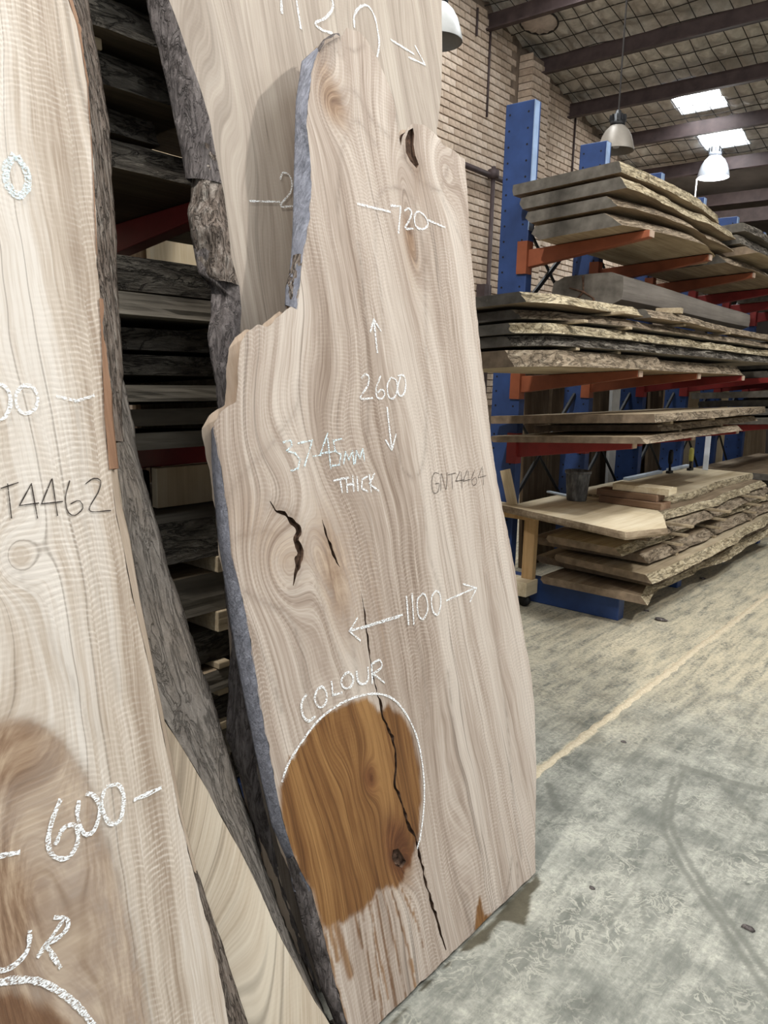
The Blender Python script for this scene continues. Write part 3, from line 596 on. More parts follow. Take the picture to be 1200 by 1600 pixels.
def gauss(vo, pl_, px, ru, rv, rot=0.):
    u, v = pl_.uv(*px); du, dv = vo[:, 0]-u, vo[:, 1]-v; c, s = math.cos(rot), math.sin(rot)
    return np.exp(-(((du*c+dv*s)/ru)**2+((-du*s+dv*c)/rv)**2))
def poly_px(pl_, pts): return np.array([pl_.uv(*p) for p in pts])
# ---- the big centre slab
PM = Plane(-1.015)
main_left_in = [(498, 82), (489, 105), (481, 159), (479, 198), (484, 241), (487, 283), (484, 340), (474, 397), (470, 420), (468, 452), (464, 484)]
main_left_out = [(495, 74), (471, 96), (462, 159), (460, 227), (459, 270), (458, 312), (457, 360), (455, 397), (452, 425), (446, 448), (445, 476)]
main_burl = [(454, 478), (440, 490), (426, 504), (416, 510), (404, 507), (386, 520), (376, 536), (372, 572), (370, 628), (344, 644), (334, 666)]
main_low_in = [(334, 666), (340, 696), (350, 764), (356, 803), (361, 864), (372, 907), (385, 964), (398, 1042), (407, 1098), (413, 1137), (420, 1165), (430, 1226), (441, 1280), (459, 1337), (487, 1393), (496, 1425), (510, 1477), (524, 1537), (543, 1598), (560, 1638)]
main_low_out = [(330, 672), (330, 720), (332, 760), (336, 796), (341, 850), (349, 902), (359, 969), (371, 1040), (382, 1095), (391, 1138), (395, 1160), (408, 1220), (424, 1290), (445, 1337), (459, 1393), (470, 1439), (487, 1495), (501, 1547), (524, 1600), (535, 1640)]
main_right = [(600, 1600), (838, 1368), (836, 1300), (838, 1200), (835, 1110), (830, 1050), (818, 990), (812, 950), (805, 890), (793, 830), (782, 780), (775, 740), (768, 690), (760, 620), (752, 560), (745, 490), (740, 440), (735, 380), (730, 300), (726, 249), (720, 244), (712, 237), (703, 231), (692, 227), (685, 214), (676, 205), (661, 195), (647, 193), (634, 202), (629, 215), (626, 228), (625, 222), (624, 204), (618, 170), (613, 150), (604, 125), (593, 99), (584, 82), (573, 62), (562, 50), (542, 44), (532, 57), (525, 54), (508, 64)]
def main_grain(vo, p):
    u, v = vo[:, 0], vo[:, 1]
    g = u+.045*fbm(v*.9, u*1.2, 2, 2)+.012*fbm(v*5, u*7, 6, 3)
    for px, A, ru, rv, rot in [((515, 165), .10, .075, .10, .2), ((640, 365), .085, .045, .19, 0), ((600, 260), .07, .12, .45, 0), ((440, 880), .15, .11, .11, .3), ((515, 930), .06, .035, .2, .15),
                               ((577, 1217), .05, .03, .05, 0), ((625, 1345), .07, .045, .09, .2), ((690, 265), .10, .07, .10, 0), ((520, 690), .08, .16, .16, .7), ((420, 640), .08, .10, .2, -.6),
                               ((700, 1330), .10, .09, .5, 0), ((640, 640), -.04, .06, .6, 0), ((770, 1000), .03, .05, .5, 0), ((470, 1060), .08, .09, .35, .15)]:
        g = g+A*gauss(vo, p, px, ru, rv, rot)
    heart = np.clip(.85*gauss(vo, p, (520, 160), .06, .07)+.7*gauss(vo, p, (640, 370), .03, .09)+.8*gauss(vo, p, (577, 1217), .03, .05)+1.1*gauss(vo, p, (622, 1330), .05, .10, .2)+.45*gauss(vo, p, (520, 900), .05, .16)
                    + .35*gauss(vo, p, (440, 860), .10, .12)+.4*gauss(vo, p, (650, 270), .05, .09)+.3*gauss(vo, p, (600, 1000), .02, .2), 0, 1)
    arc = [(440, 1232), (452, 1190), (475, 1152), (505, 1120), (540, 1098), (572, 1092), (590, 1112), (606, 1100), (628, 1118), (646, 1150), (657, 1200), (660, 1250), (655, 1300), (650, 1328), (640, 1350), (622, 1385), (590, 1392), (580, 1412), (556, 1432), (512, 1446), (497, 1430), (487, 1393), (459, 1337), (441, 1285)]
    poly = poly_px(p, arc); d = dist_poly(vo, poly)
    ragged = .012*fbm(u*60, v*7, 4)+.010*fbm(u*20, v*5, 7); oil = 1-smooth(-.006, .008, d+ragged)
    for (a, b, w_) in [((520, 1430), (548, 1522), .014), ((500, 1430), (540, 1598), .006), ((512, 1440), (528, 1500), .009), ((575, 1405), (606, 1560), .005), ((588, 1400), (622, 1590), .006), ((600, 1395), (634, 1560), .004),
                       ((612, 1392), (648, 1520), .004), ((565, 1420), (585, 1560), .004), ((628, 1390), (650, 1440), .004), ((640, 1400), (662, 1480), .003), ((580, 1410), (598, 1600), .004), ((640, 1500), (652, 1555), .006), ((555, 1430), (566, 1480), .005)]:
        dd = seg_dist(vo, [p.uv(*a), p.uv(*b)], .05); oil = np.maximum(oil, .85*(1-smooth(w_*.4, w_*1.1, dd+.003*fbm(u*60, v*12, 3))))
    stain = dist_poly(vo, poly_px(p, [(742, 1450), (745, 1420), (750, 1400), (757, 1430), (770, 1428), (772, 1440), (745, 1460)])); oil = np.maximum(oil, 1-smooth(-.003, .005, stain+.004*fbm(u*60, v*20, 3)))
    heart = np.clip(heart*1.35+.5*gauss(vo, p, (500, 95), .05, .06)+.35*gauss(vo, p, (545, 880), .10, .25)+.3*gauss(vo, p, (640, 420), .07, .14)+.3*gauss(vo, p, (380, 800), .06, .12), 0, 1)
    return g, np.clip(oil, 0, 1), heart
cr = [crack_poly(PM, [(422, 783), (431, 799), (446, 803), (458, 815), (466, 830), (467, 870), (462, 890), (458, 915)], [.001, .006, .016, .014, .02, .026, .012, .001], 1),
      crack_poly(PM, [(503, 812), (510, 840), (520, 865), (531, 886)], [.001, .008, .009, .001], 2),
      crack_poly(PM, [(563, 922), (570, 960), (575, 1000), (580, 1040), (588, 1085), (598, 1115), (610, 1145), (618, 1170), (617, 1220), (630, 1270), (648, 1310), (658, 1350), (668, 1390), (680, 1430), (690, 1462), (697, 1484)], [.001, .005, .006, .004, .006, .010, .009, .007, .009, .010, .009, .008, .009, .009, .007, .003], 3),
      poly_px(PM, [(638, 204), (633, 218), (634, 238), (641, 252), (651, 263), (654, 257), (649, 243), (646, 226), (647, 210), (645, 200)]),
      poly_px(PM, [(614, 1328), (612, 1340), (618, 1352), (628, 1356), (634, 1346), (628, 1335), (622, 1326)])]
slab_m = make_slab('live_edge_slab', 'pale leaning slab with an oiled brown patch and chalk 2600, GNT4464', PM, main_left_in+main_burl+main_low_in[1:]+main_right, .045, M['slab_main'], .0062, main_grain,
                   [('weathered_edge', main_left_in, main_left_out, M['edge_blue'], .003, .004, 'slate grey weathered upper edge'),
                    ('weathered_edge', main_low_in[:15], main_low_out[:15], M['edge_blue'], .003, .004, 'slate grey weathered lower edge'),
                    ('bark_edge', main_low_in[13:], main_low_out[13:], M['bark_grey'], .010, .008, 'dark bark at the foot of the edge'),
                    ('bark_edge', [(474, 397), (470, 420), (468, 452), (464, 484)], [(455, 400), (452, 425), (446, 448), (446, 478)], M['bark_brown'], .007, .006, 'patch of rough brown bark'),
                    ('bark_edge', [(532, 58), (525, 60), (508, 70), (499, 84)], [(528, 52), (520, 52), (505, 62), (494, 76)], M['bark_grey'], .006, .006, 'dark bark knob at the tip')], cr, .0035, 1.5, inset=.034, veins=[
    ([(352, 795), (362, 765), (390, 730), (420, 700), (445, 665), (462, 640), (470, 600)], .006, .4), ([(384, 925), (420, 945), (445, 955), (462, 985), (475, 1040), (482, 1100)], .005, .55),
    ([(586, 420), (587, 350), (592, 305), (612, 293), (636, 300), (652, 330), (662, 400), (665, 500), (667, 620), (662, 720), (648, 746), (628, 732), (616, 660), (612, 600)], .004, .5),
    ([(573, 690), (576, 600), (573, 520), (566, 440), (560, 380)], .004, .6), ([(600, 520), (594, 450), (585, 400)], .003, .5), ([(528, 330), (532, 250), (545, 200), (560, 190), (590, 230)], .004, .45),
    ([(520, 160), (540, 140), (560, 150), (580, 185), (610, 215)], .005, .5), ([(630, 225), (640, 262), (660, 285), (690, 300)], .005, .6), ([(700, 260), (690, 300), (705, 340), (722, 380)], .004, .5),
    ([(360, 850), (375, 838), (410, 830), (435, 836)], .005, .45), ([(700, 1050), (712, 1150), (735, 1260), (750, 1330)], .004, .5), ([(760, 900), (775, 1000), (792, 1120), (800, 1230), (815, 1340)], .004, .55), ([(640, 950), (660, 1040), (668, 1120)], .004, .45),
    ([(440, 1110), (425, 1060), (405, 1010), (390, 975)], .004, .5), ([(520, 880), (540, 960), (556, 1040), (560, 1090)], .004, .6), ([(490, 870), (500, 930), (520, 1000), (545, 1060)], .004, .5), ([(786, 1420), (795, 1380), (800, 1340)], .003, .8), ([(810, 1385), (808, 1350)], .003, .7), ([(660, 760), (670, 860), (690, 930)], .004, .4), ([(500, 80), (512, 70), (530, 60)], .012, .95), ([(630, 226), (634, 250), (650, 268), (657, 258), (650, 235), (650, 205)], .007, .8), ([(619, 178), (625, 208), (628, 222)], .006, .9), ([(520, 70), (535, 90), (540, 75), (555, 80), (570, 70)], .003, .6), ([(425, 790), (450, 800), (470, 830), (472, 880), (460, 920)], .010, .6)])
oT, sT = (420, 0), .28333; oM, sM = (320, 380), .4; oL, sL = (320, 760), .43333
W = lambda *a, **k: write(slab_m, PM, *a, **k)
W('chalk_writing', [[(485, 1125), (670, 1170)], [(670, 1135), (725, 1140), (712, 1285)], [(745, 1165), (765, 1150), (785, 1170), (772, 1215), (750, 1260), (795, 1262)], [(815, 1165), (800, 1200), (810, 1250), (845, 1265), (875, 1240), (860, 1195), (830, 1170), (815, 1170)], [(875, 1215), (970, 1255)]], M['chalk'], .0085, 'white chalk width mark 720', off=oT, sc=sT)
W('chalk_arrow', [[(672, 430), (658, 300)], [(645, 345), (658, 298), (685, 342)]], M['chalk'], .008, 'white chalk arrow pointing up', off=oM, sc=sM, curved=False)
W('chalk_arrow', [[(710, 640), (728, 805)], [(705, 770), (728, 808), (745, 748)]], M['chalk'], .008, 'white chalk arrow pointing down', off=oM, sc=sM, curved=False)
W('chalk_writing', [[(610, 528), (625, 512), (640, 525), (632, 560), (606, 606), (655, 605)], [(685, 518), (668, 565), (670, 600), (688, 608), (701, 592), (692, 572), (672, 584)], [(725, 525), (711, 555), (716, 600), (735, 606), (749, 575), (745, 535), (725, 525)], [(752, 518), (775, 518), (783, 550), (775, 590), (757, 594), (752, 560), (762, 522)]], M['chalk'], .007, 'white chalk length 2600', off=oM, sc=sM)
W('chalk_writing', [[(305, 778), (335, 770), (338, 790), (318, 812), (350, 820), (370, 845), (362, 880), (335, 890)], [(362, 782), (418, 770), (388, 870)], [(420, 832), (455, 828)], [(478, 742), (450, 822), (512, 812)], [(478, 760), (490, 882)], [(532, 764), (500, 772), (508, 812), (530, 826), (524, 866), (496, 870)], [(540, 862), (548, 816), (560, 846), (575, 812), (580, 862)], [(585, 860), (590, 812), (603, 840), (615, 805), (622, 850)]], M['chalk_blue'], .006, 'pale chalk thickness 37-45MM', off=oM, sc=sM, curved=False)
W('chalk_writing', [[(500, 927), (562, 915)], [(526, 922), (535, 976)], [(550, 915), (555, 975)], [(575, 905), (580, 972)], [(552, 945), (577, 940)], [(592, 910), (597, 970)], [(632, 912), (613, 922), (610, 958), (634, 970)], [(640, 903), (648, 974)], [(660, 900), (642, 940), (677, 968)]], M['chalk'], .007, 'white chalk word THICK', off=oM, sc=sM, curved=False)
W('pencil_writing', [[(912, 900), (895, 898), (885, 930), (890, 972), (908, 972), (914, 940), (898, 940)], [(920, 970), (922, 900), (940, 962), (945, 895)], [(948, 905), (978, 898)], [(963, 902), (966, 962)], [(995, 890), (978, 930), (1012, 924)], [(1000, 893), (1003, 957)], [(1024, 885), (1007, 930), (1037, 922)], [(1027, 890), (1030, 950)], [(1053, 885), (1041, 920), (1046, 946), (1060, 936), (1056, 914), (1042, 926)], [(1082, 873), (1066, 916), (1097, 908)], [(1083, 880), (1087, 946)]], M['pencil'], .0022, 'pencil code GNT4464', off=oM, sc=sM)
W('chalk_arrow', [[(712, 462), (525, 520)], [(700, 470), (560, 512)], [(548, 475), (520, 522), (558, 555)]], M['chalk'], .007, 'white chalk arrow pointing to the bark edge', off=oL, sc=sL, curved=False)
W('chalk_arrow', [[(868, 412), (975, 365)], [(930, 352), (978, 366), (955, 415)]], M['chalk'], .007, 'white chalk arrow pointing to the straight edge', off=oL, sc=sL, curved=False)
W('chalk_writing', [[(725, 395), (733, 500)], [(745, 385), (752, 500)], [(785, 385), (765, 410), (768, 462), (786, 478), (802, 440), (795, 395), (782, 386)], [(832, 375), (816, 400), (820, 448), (838, 462), (849, 425), (845, 385), (830, 376)]], M['chalk'], .0075, 'white chalk width 1100', off=oL, sc=sL)
W('chalk_writing', [[(365, 750), (347, 780), (352, 825), (372, 846), (396, 828)], [(402, 733), (394, 768), (410, 795), (432, 785), (437, 745), (422, 722), (402, 733)], [(455, 705), (460, 752), (492, 744)], [(502, 678), (490, 700), (500, 726), (524, 722), (534, 692), (518, 670), (502, 678)], [(545, 665), (551, 702), (570, 713), (587, 695), (586, 650)], [(602, 712), (600, 640)], [(600, 640), (628, 626), (636, 650), (606, 676)], [(606, 676), (647, 708)]], M['chalk'], .008, 'white chalk word COLOUR', off=oL, sc=sL)
W('chalk_arc', [[(440, 1222), (448, 1197), (470, 1160), (500, 1122), (540, 1095), (580, 1084), (610, 1090), (632, 1113), (650, 1150), (660, 1200), (662, 1250), (657, 1300), (651, 1326)]], M['chalk'], .008, 'white chalk arc around the oiled patch')
# ---- the near slab
PN = Plane(-.93)
left_in = [(60, -260), (85, -120), (106, 0), (121, 43), (129, 86), (138, 138), (144, 230), (150, 345), (152, 417), (155, 440), (158, 502), (161, 596), (166, 690), (175, 752), (181, 800), (194, 862), (208, 934), (236, 1053), (258, 1162), (280, 1272), (302, 1359), (328, 1456), (346, 1534), (357, 1600), (372, 1680), (395, 1800)]
left_rest = [(430, 1990), (-420, 2900), (-420, 1800), (-420, 900), (-420, 0), (-350, -300), (-120, -330)]
def left_grain(vo, p):
    u, v = vo[:, 0], vo[:, 1]; g = u+.04*fbm(v*.8+4, u*1.3, 12, 2)+.010*fbm(v*5, u*7, 16, 3)-.05*smooth(.6, 1.8, v)
    for px, A, ru, rv, rot in [((10, 1330), .11, .10, .34, .12), ((-40, 900), .035, .12, .3, 0), ((60, 1750), .08, .10, .4, .1), ((20, 870), .05, .04, .05, 0), ((-60, 400), .06, .15, .5, 0)]: g = g+A*gauss(vo, p, px, ru, rv, rot)
    hp = poly_px(p, [(-400, 1120), (0, 1128), (45, 1130), (95, 1160), (135, 1215), (160, 1290), (185, 1370), (205, 1450), (225, 1530), (238, 1620), (250, 1800), (-400, 1800)])
    heart = .70*(1-smooth(-.012, .018, dist_poly(vo, hp)+.008*fbm(v*4, u*9, 3)))
    heart = np.clip(heart+.5*gauss(vo, p, (0, 1420), .05, .09)+.45*gauss(vo, p, (10, 1180), .06, .05)+.12*gauss(vo, p, (20, 860), .03, .03), 0, 1)
    op = poly_px(p, [(-300, 1560), (0, 1555), (40, 1550), (80, 1572), (110, 1600), (150, 1700), (-300, 1900)]); oil = .8*(1-smooth(-.01, .01, dist_poly(vo, op)+.012*fbm(u*60, v*8, 2)))
    return g, oil, heart
l1_in = left_in[:13]; l1_out = [(95, -260), (118, -120), (138, 0), (144, 43), (155, 95), (162, 144), (172, 201), (175, 244), (178, 316), (183, 380), (184, 457), (188, 502), (191, 565), (192, 627), (194, 690)]
slab_n = make_slab('live_edge_slab', 'cream leaning slab with flaky bark edge, chalk 600 and pencil T4462', PN, left_in+left_rest, .055, M['slab_left'], .0068, left_grain, veins=[([(-20, 1145), (45, 1133), (95, 1162), (135, 1217), (160, 1292), (185, 1372), (205, 1452), (228, 1560), (240, 1640)], .006, .75), ([(60, 1620), (75, 1560), (60, 1480), (20, 1440)], .005, .5), ([(20, 870), (60, 960), (110, 1060), (150, 1150)], .008, .3), ([(120, 640), (128, 760), (140, 860), (165, 980), (185, 1080)], .009, .35), ([(110, 100), (118, 300), (122, 520)], .008, .25)], strips=
                   [('bark_edge', l1_in, l1_out, M['bark_brown'], .012, .012, 'flaky grey brown bark'),
                    ('inner_bark', [(104, -10), (121, 43), (129, 86), (138, 138), (144, 230), (150, 345), (152, 400)], [(115, -10), (131, 43), (139, 86), (147, 138), (152, 230), (159, 345), (161, 395)], M['inner_bark'], .003, .016, 'red brown inner bark'),
                    ('inner_bark', [(156, 470), (160, 560), (164, 650), (171, 735)], [(168, 470), (173, 560), (177, 650), (186, 732)], M['inner_bark'], .003, .018, 'peeling strip of red brown bark'),
                    ('plain_edge', left_in[12:21], [(178, 690), (184, 734), (189, 784), (203, 840), (219, 937), (244, 1060), (266, 1170), (287, 1280), (309, 1365)], M['sawn_side'], .002, .004, 'bare pale wood edge'),
                    ('bark_edge', left_in[20:], [(308, 1360), (341, 1458), (366, 1530), (388, 1600), (415, 1690), (440, 1800)], M['bark_brown'], .007, .006, 'dark bark low on the edge')], rough=.002, loc_u=.7)
WN = lambda *a, **k: write(slab_n, PN, *a, **k)
WN('chalk_writing', [[(80, 845), (35, 900), (30, 970), (60, 1040), (110, 1065), (148, 1010), (140, 930), (88, 850)]], M['chalk_blue'], .017, 'pale blue chalk numeral loop', off=(0, 0), sc=.2875)
WN('chalk_writing', [[(-60, 560), (-20, 515), (30, 532), (50, 590), (38, 655), (-5, 695), (-55, 660), (-60, 560)], [(110, 520), (78, 565), (84, 630), (120, 660), (170, 640), (187, 580), (160, 528), (112, 520)], [(285, 575), (380, 598), (465, 572)]], M['chalk'], .008, 'white chalk zeros and dash', off=(0, 440), sc=.3125)
WN('pencil_writing', [[(-100, 1040), (-100, 1190)], [(0, 1035), (90, 1005)], [(35, 1010), (55, 1185)], [(155, 1010), (95, 1120), (190, 1108)], [(155, 1015), (185, 1185)], [(255, 990), (205, 1112), (310, 1100)], [(258, 985), (285, 1172)], [(346, 995), (325, 1080), (335, 1148), (370, 1170), (412, 1132), (392, 1095), (350, 1112)], [(425, 1012), (465, 985), (500, 996), (490, 1050), (445, 1145), (552, 1145)]], M['pencil'], .0026, 'pencil code T4462', off=(0, 440), sc=.3125)
WN('chalk_writing', [[(215, 795), (185, 870), (170, 950), (190, 1000), (240, 1005), (275, 950), (268, 892), (225, 900), (195, 960)], [(280, 800), (275, 860), (300, 920), (335, 905), (355, 830), (335, 785), (305, 775)], [(372, 758), (360, 820), (390, 882), (427, 870), (440, 790), (420, 745), (378, 752)], [(475, 800), (575, 755)], [(-60, 1010), (70, 985)]], M['chalk'], .010, 'white chalk width 600', off=(0, 900), sc=.4375)
WN('chalk_writing', [[(-20, 1300), (-30, 1380), (5, 1408), (60, 1380), (98, 1330), (105, 1262)], [(130, 1362), (228, 1222)], [(190, 1218), (235, 1222), (240, 1252), (210, 1288), (160, 1312)], [(160, 1312), (215, 1400)]], M['chalk'], .010, 'white chalk letters UR of COLOUR', off=(0, 900), sc=.4375)
WN('chalk_arc', [[(-120, 1500), (-60, 1465), (0, 1450), (60, 1440), (130, 1445), (190, 1470), (250, 1512), (300, 1562), (345, 1625)]], M['chalk'], .014, 'white chalk arc', off=(0, 900), sc=.4375)
# ---- weathered slab behind the near one
PG = Plane(-1.0)
g_in = [(140, 400), (150, 560), (176, 690), (188, 760), (205, 900), (230, 1040), (251, 1114), (306, 1202), (363, 1307), (407, 1393), (440, 1467), (478, 1540), (515, 1602), (535, 1640)]
g_out = [(175, 560), (196, 600), (212, 690), (240, 800), (262, 885), (283, 945), (306, 1010), (330, 1084), (355, 1165), (378, 1240), (400, 1305), (430, 1395), (477, 1510), (520, 1602), (542, 1645)]
def grey_grain(vo, p):
    u, v = vo[:, 0], vo[:, 1]; g = u+.05*fbm(v*.8+9, u*1.3, 32, 2)+.15*gauss(vo, p, (330, 1600), .12, .3)-.18*v
    return g, np.zeros(len(vo)), .15*np.clip(fbm(u*5, v*3, 5), 0, 1)
slab_g = make_slab('live_edge_slab', 'weathered slab with a wide grey wane, tucked behind the near cream slab', PG, g_in+[(500, 1900), (60, 2200), (0, 1500), (0, 500)], .10, M['slab_grey'], .012, grey_grain,
                   [('grey_wane', g_in[1:], g_out, M['wane_grey'], .020, .012, 'wide grey weathered wane')], (), .002, .75)
# ---- the tall slab behind
PB = Plane(-1.19)
b_in = [(215, -300), (240, -130), (264, 0), (278, 37), (292, 78), (312, 135), (327, 184), (335, 230), (347, 287), (356, 345), (361, 402), (374, 446), (377, 484), (375, 514), (372, 600), (372, 700), (376, 800), (385, 980), (395, 1130), (405, 1220), (440, 1380), (500, 1550)]
b_out = [(180, -300), (205, -130), (228, 0), (235, 37), (248, 78), (261, 135), (272, 187), (284, 244), (290, 279), (291, 331), (298, 368), (310, 428), (329, 442), (330, 492), (324, 525), (328, 558), (336, 599), (340, 640), (342, 780), (352, 940), (362, 1010), (357, 1064), (354, 1148), (369, 1195), (395, 1280), (440, 1400), (480, 1530)]
def cut(L, y0, y1): return [p for p in L if y0 <= p[1] <= y1]
def back_grain(vo, p):
    u, v = vo[:, 0], vo[:, 1]; g = u+.05*fbm(v*.7+2, u*1.3, 22, 2)
    for px, A, ru, rv, rot in [((520, 60), .1, .16, .4, 0), ((350, 100), -.08, .08, .5, .2), ((640, 100), .05, .06, .3, 0)]: g = g+A*gauss(vo, p, px, ru, rv, rot)
    return g, np.zeros(len(vo)), .25*np.clip(fbm(u*3, v*.8, 5)+.2, 0, 1)
slab_b = make_slab('live_edge_slab', 'tallest dull slab chalked 1120, standing behind the oiled slab', PB, b_in+[(560, 1620), (740, 1450), (745, 1200), (722, 800), (700, 400), (682, 205), (685, 190), (690, 140), (691, 80), (690, 0), (690, -150), (685, -300)], .075, M['slab_back'], .012, back_grain,
                   [('bare_edge', cut(b_in, -300, 300), cut(b_out, -300, 300), M['bark_grey'], .007, .012, 'smooth mauve grey live edge'),
                    ('bark_edge', cut(b_in, 225, 450), [(308, 232), (300, 279), (293, 331), (299, 368), (312, 428), (322, 440)], M['bark_brown'], .016, .022, 'thick flaky bark on the edge'),
                    ('bare_edge', cut(b_in, 400, 1550), cut(b_out, 368, 1550), M['bark_grey'], .012, .012, 'knotty grey live edge')], (), .002, 1.5)
WB = lambda *a, **k: write(slab_b, PB, *a, **k)
WB('chalk_writing', [[(60, -90), (70, 78)], [(140, -60), (175, 162)], [(300, -30), (345, 0), (348, 50), (310, 100), (255, 130), (290, 165), (350, 186)], [(470, 155), (470, 85), (503, 38), (545, 35), (580, 90), (600, 180), (606, 250), (595, 318)]], M['chalk'], .011, 'white chalk width 1120', off=oT, sc=sT)
WB('chalk_arrow', [[(670, 220), (800, 300)], [(805, 255), (860, 358), (770, 318)]], M['chalk'], .010, 'white chalk arrow', off=oT, sc=sT, curved=False)
WB('chalk_writing', [[(60, 990), (75, 955), (108, 965), (125, 1010), (115, 1065), (62, 1136), (135, 1138)], [(-110, 1110), (60, 1115)]], M['chalk'], .007, 'faint white chalk numeral 2', off=oT, sc=sT)
# ------------------------------------------------------------------ cantilever racks
TILT = .065; TIPX = -1.91
def arm(m_, y, zt, mat, rack, x0=-2.75):
    a = MB(); L = TIPX-x0; zr = zt-TILT*L; w_ = .032
    V = [(x0, y-w_, zr-.115), (x0, y+w_, zr-.115), (x0, y+w_, zr), (x0, y-w_, zr), (TIPX, y-w_, zt-.042), (TIPX, y+w_, zt-.042), (TIPX, y+w_, zt), (TIPX, y-w_, zt)]
    a.add(V, [(3, 2, 1, 0), (4, 5, 6, 7), (0, 1, 5, 4), (1, 2, 6, 5), (2, 3, 7, 6), (3, 0, 4, 7)])
    o = a.build('arm', mat, rack, False, .004)
    MB().box((x0-.01, y-.02, zr-.05), (.075, .075, .21)).build('bracket', mat, o)
    MB().box((TIPX+.004, y, zt-.021), (.008, .058, .038)).build('arm_tip', M['tip'], o)
def upright(y, top, rack, pale=False):
    u = MB().box((-2.84, y+.04, top/2), (.22, .08, top)).build('upright', M['blue'], rack, False, .006)
    h = MB(); z = .35
    while z < top-.05:
        for x in (-2.915, -2.775):
            k = 8; V = [(x+.0075*math.cos(2*math.pi*i/k), y-.0012, z+.0075*math.sin(2*math.pi*i/k)) for i in range(k)]+[(x, y-.0012, z)]
            h.add(V, [(i, (i+1) % k, k) for i in range(k)])
        z += .1
    o = h.build('bolt_holes', M['black'], u); o['kind'] = 'stuff'
    MB().box((-2.727, y+.02, (top+2.5)/2), (.008, .055, top-2.5-.02)).build('flange_reflection', M['blue_reflect'], u)  # the post's reflection, put in as a pale strip
rackR = thing('cantilever_rack', 'blue cantilever rack with orange arms loaded with slabs beside the aisle', 'rack', (-2.84, 4.79, 0))
YS = [4.75, 5.85, 6.97, 8.1, 9.2, 10.3]
for i, y in enumerate(YS):
    upright(y, 3.32, rackR)
    MB().box((-2.42, y+.04, .085), (1.03, .09, .17)).build('base_foot', M['blue'], rackR, False, .006)
    for zt, mt in ((2.44, M['orange'] if i < 3 else M['red']), (1.61, M['orange'] if i < 2 else M['red']), (1.165, M['red'])): arm(None, y+.04, zt, mt, rackR)
for i in range(len(YS)-1):
    for (z0, z1) in ((1.9, 2.75), (.5, 1.45)):
        MB().tube([(-2.86, YS[i]+.04, z0), (-2.86, YS[i+1]+.04, z1)], .018, 6).build('brace', M['black'], rackR)
        MB().tube([(-2.88, YS[i]+.04, z1), (-2.88, YS[i+1]+.04, z0)], .012, 6).build('brace', M['black'], rackR)
rackL = thing('cantilever_rack', 'blue cantilever rack with red arms standing behind the leaning slabs', 'rack', (-2.84, 1.6, 0))
for y in (.5, 1.55, 2.5):
    upright(y, 3.0, rackL); MB().box((-2.42, y+.04, .085), (1.03, .09, .17)).build('base_foot', M['blue'], rackL, False, .006)
    for zt in (2.07, 1.315): arm(None, y+.04, zt, M['red'], rackL)
# ------------------------------------------------------------------ boards on the racks
def board(y0, y1, xl, xr, zb, th, label, sawn, end, side, seed, wav=.05, bev=.03, amp=.010, tilt=TILT, group=None, name='rough_sawn_board', xr_pts=None, sag=0., skew=0., refx=TIPX):
    """a live-edge board lying along Y. zb: underside height at x=refx"""
    N = max(12, int((y1-y0)/.055)); ys = np.linspace(y0, y1, N); t = np.linspace(0, 1, N)
    R_ = xr+wav*fbm(ys*1.1, ys*0+seed, seed, 3) if xr_pts is None else np.interp(ys, [p[0] for p in xr_pts], [p[1] for p in xr_pts])+wav*.4*fbm(ys*2.2, ys*0, seed, 3)
    Lf = xl+.03*fbm(ys*1.3, ys*0+seed+5, seed+1, 3)
    Lf = np.where((ys > 4.69) | (xl > -2.72), np.maximum(Lf, -2.69), Lf)
    zoff = sag*np.sin(math.pi*t)+.0015*fbm(ys*.9, ys*0, seed+2, 2)
    rows = []
    def Z(x, h): return zb+tilt*(x-refx)+h+zoff
    e = 5; S = []
    for k in range(e+1):  # right edge, from top to bottom
        q = k/e; x = R_-bev*(.5-q)*2*.5+amp*(fbm(ys*9, ys*0+q*4, seed+3, 4)+.6*np.abs(fbm(ys*22, ys*0+q*6, seed+4, 3)))*(1 if 0 < k < e else .7)
        S.append((x, Z(x, th*(1-q)+(amp*.35*fbm(ys*7, ys*0+q*3, seed+6, 3) if 0 < k < e else 0))))
    bx = [(lerp(R_, Lf, q), 0) for q in (.33, .66)]
    for x, _ in bx: S.append((x, Z(x, 0)))
    S.append((Lf+bev*.5, Z(Lf, 0))); S.append((Lf, Z(Lf, th*.5))); S.append((Lf+bev*.2, Z(Lf, th)))
    for q in (.66, .33): x = lerp(R_, Lf, q); S.append((x, Z(x, th)))
    K = len(S); V = []
    for i in range(N):
        for x, z in S: V.append((x[i], ys[i]+skew*(x[i]-xr)*(1-t[i]), z[i]))
    m = MB(); f0 = []; f1 = []
    for i in range(N-1):
        for k in range(K):
            (f1 if k < e else f0).append((i*K+k, i*K+(k+1) % K, (i+1)*K+(k+1) % K, (i+1)*K+k))
    m.add(V, f0, 0); m.f += f1; m.m += [2]*len(f1); m.f += [tuple(range(K-1, -1, -1)), tuple((N-1)*K+k for k in range(K))]; m.m += [1, 1]
    o = m.build(name, [sawn, end, side]); at_base(o, ((xl+xr)/2, y0, zb)); tag(o, label, 'board', group); return o
W0, W1, W2 = M['weather']; E0, E1 = M['endgrain']; SP, SD, SB = M['side_pale'], M['side_dark'], M['side_brown']
def stick(c, size, label, group=None, rz=0., mat=None, name='spacer_stick', ry=0., cat='spacer'):
    o = MB().box((0, 0, 0), size).build(name, mat or W2, None, False, .003); o.location = c; o.rotation_euler = (0, ry, rz); return tag(o, label, cat, group)
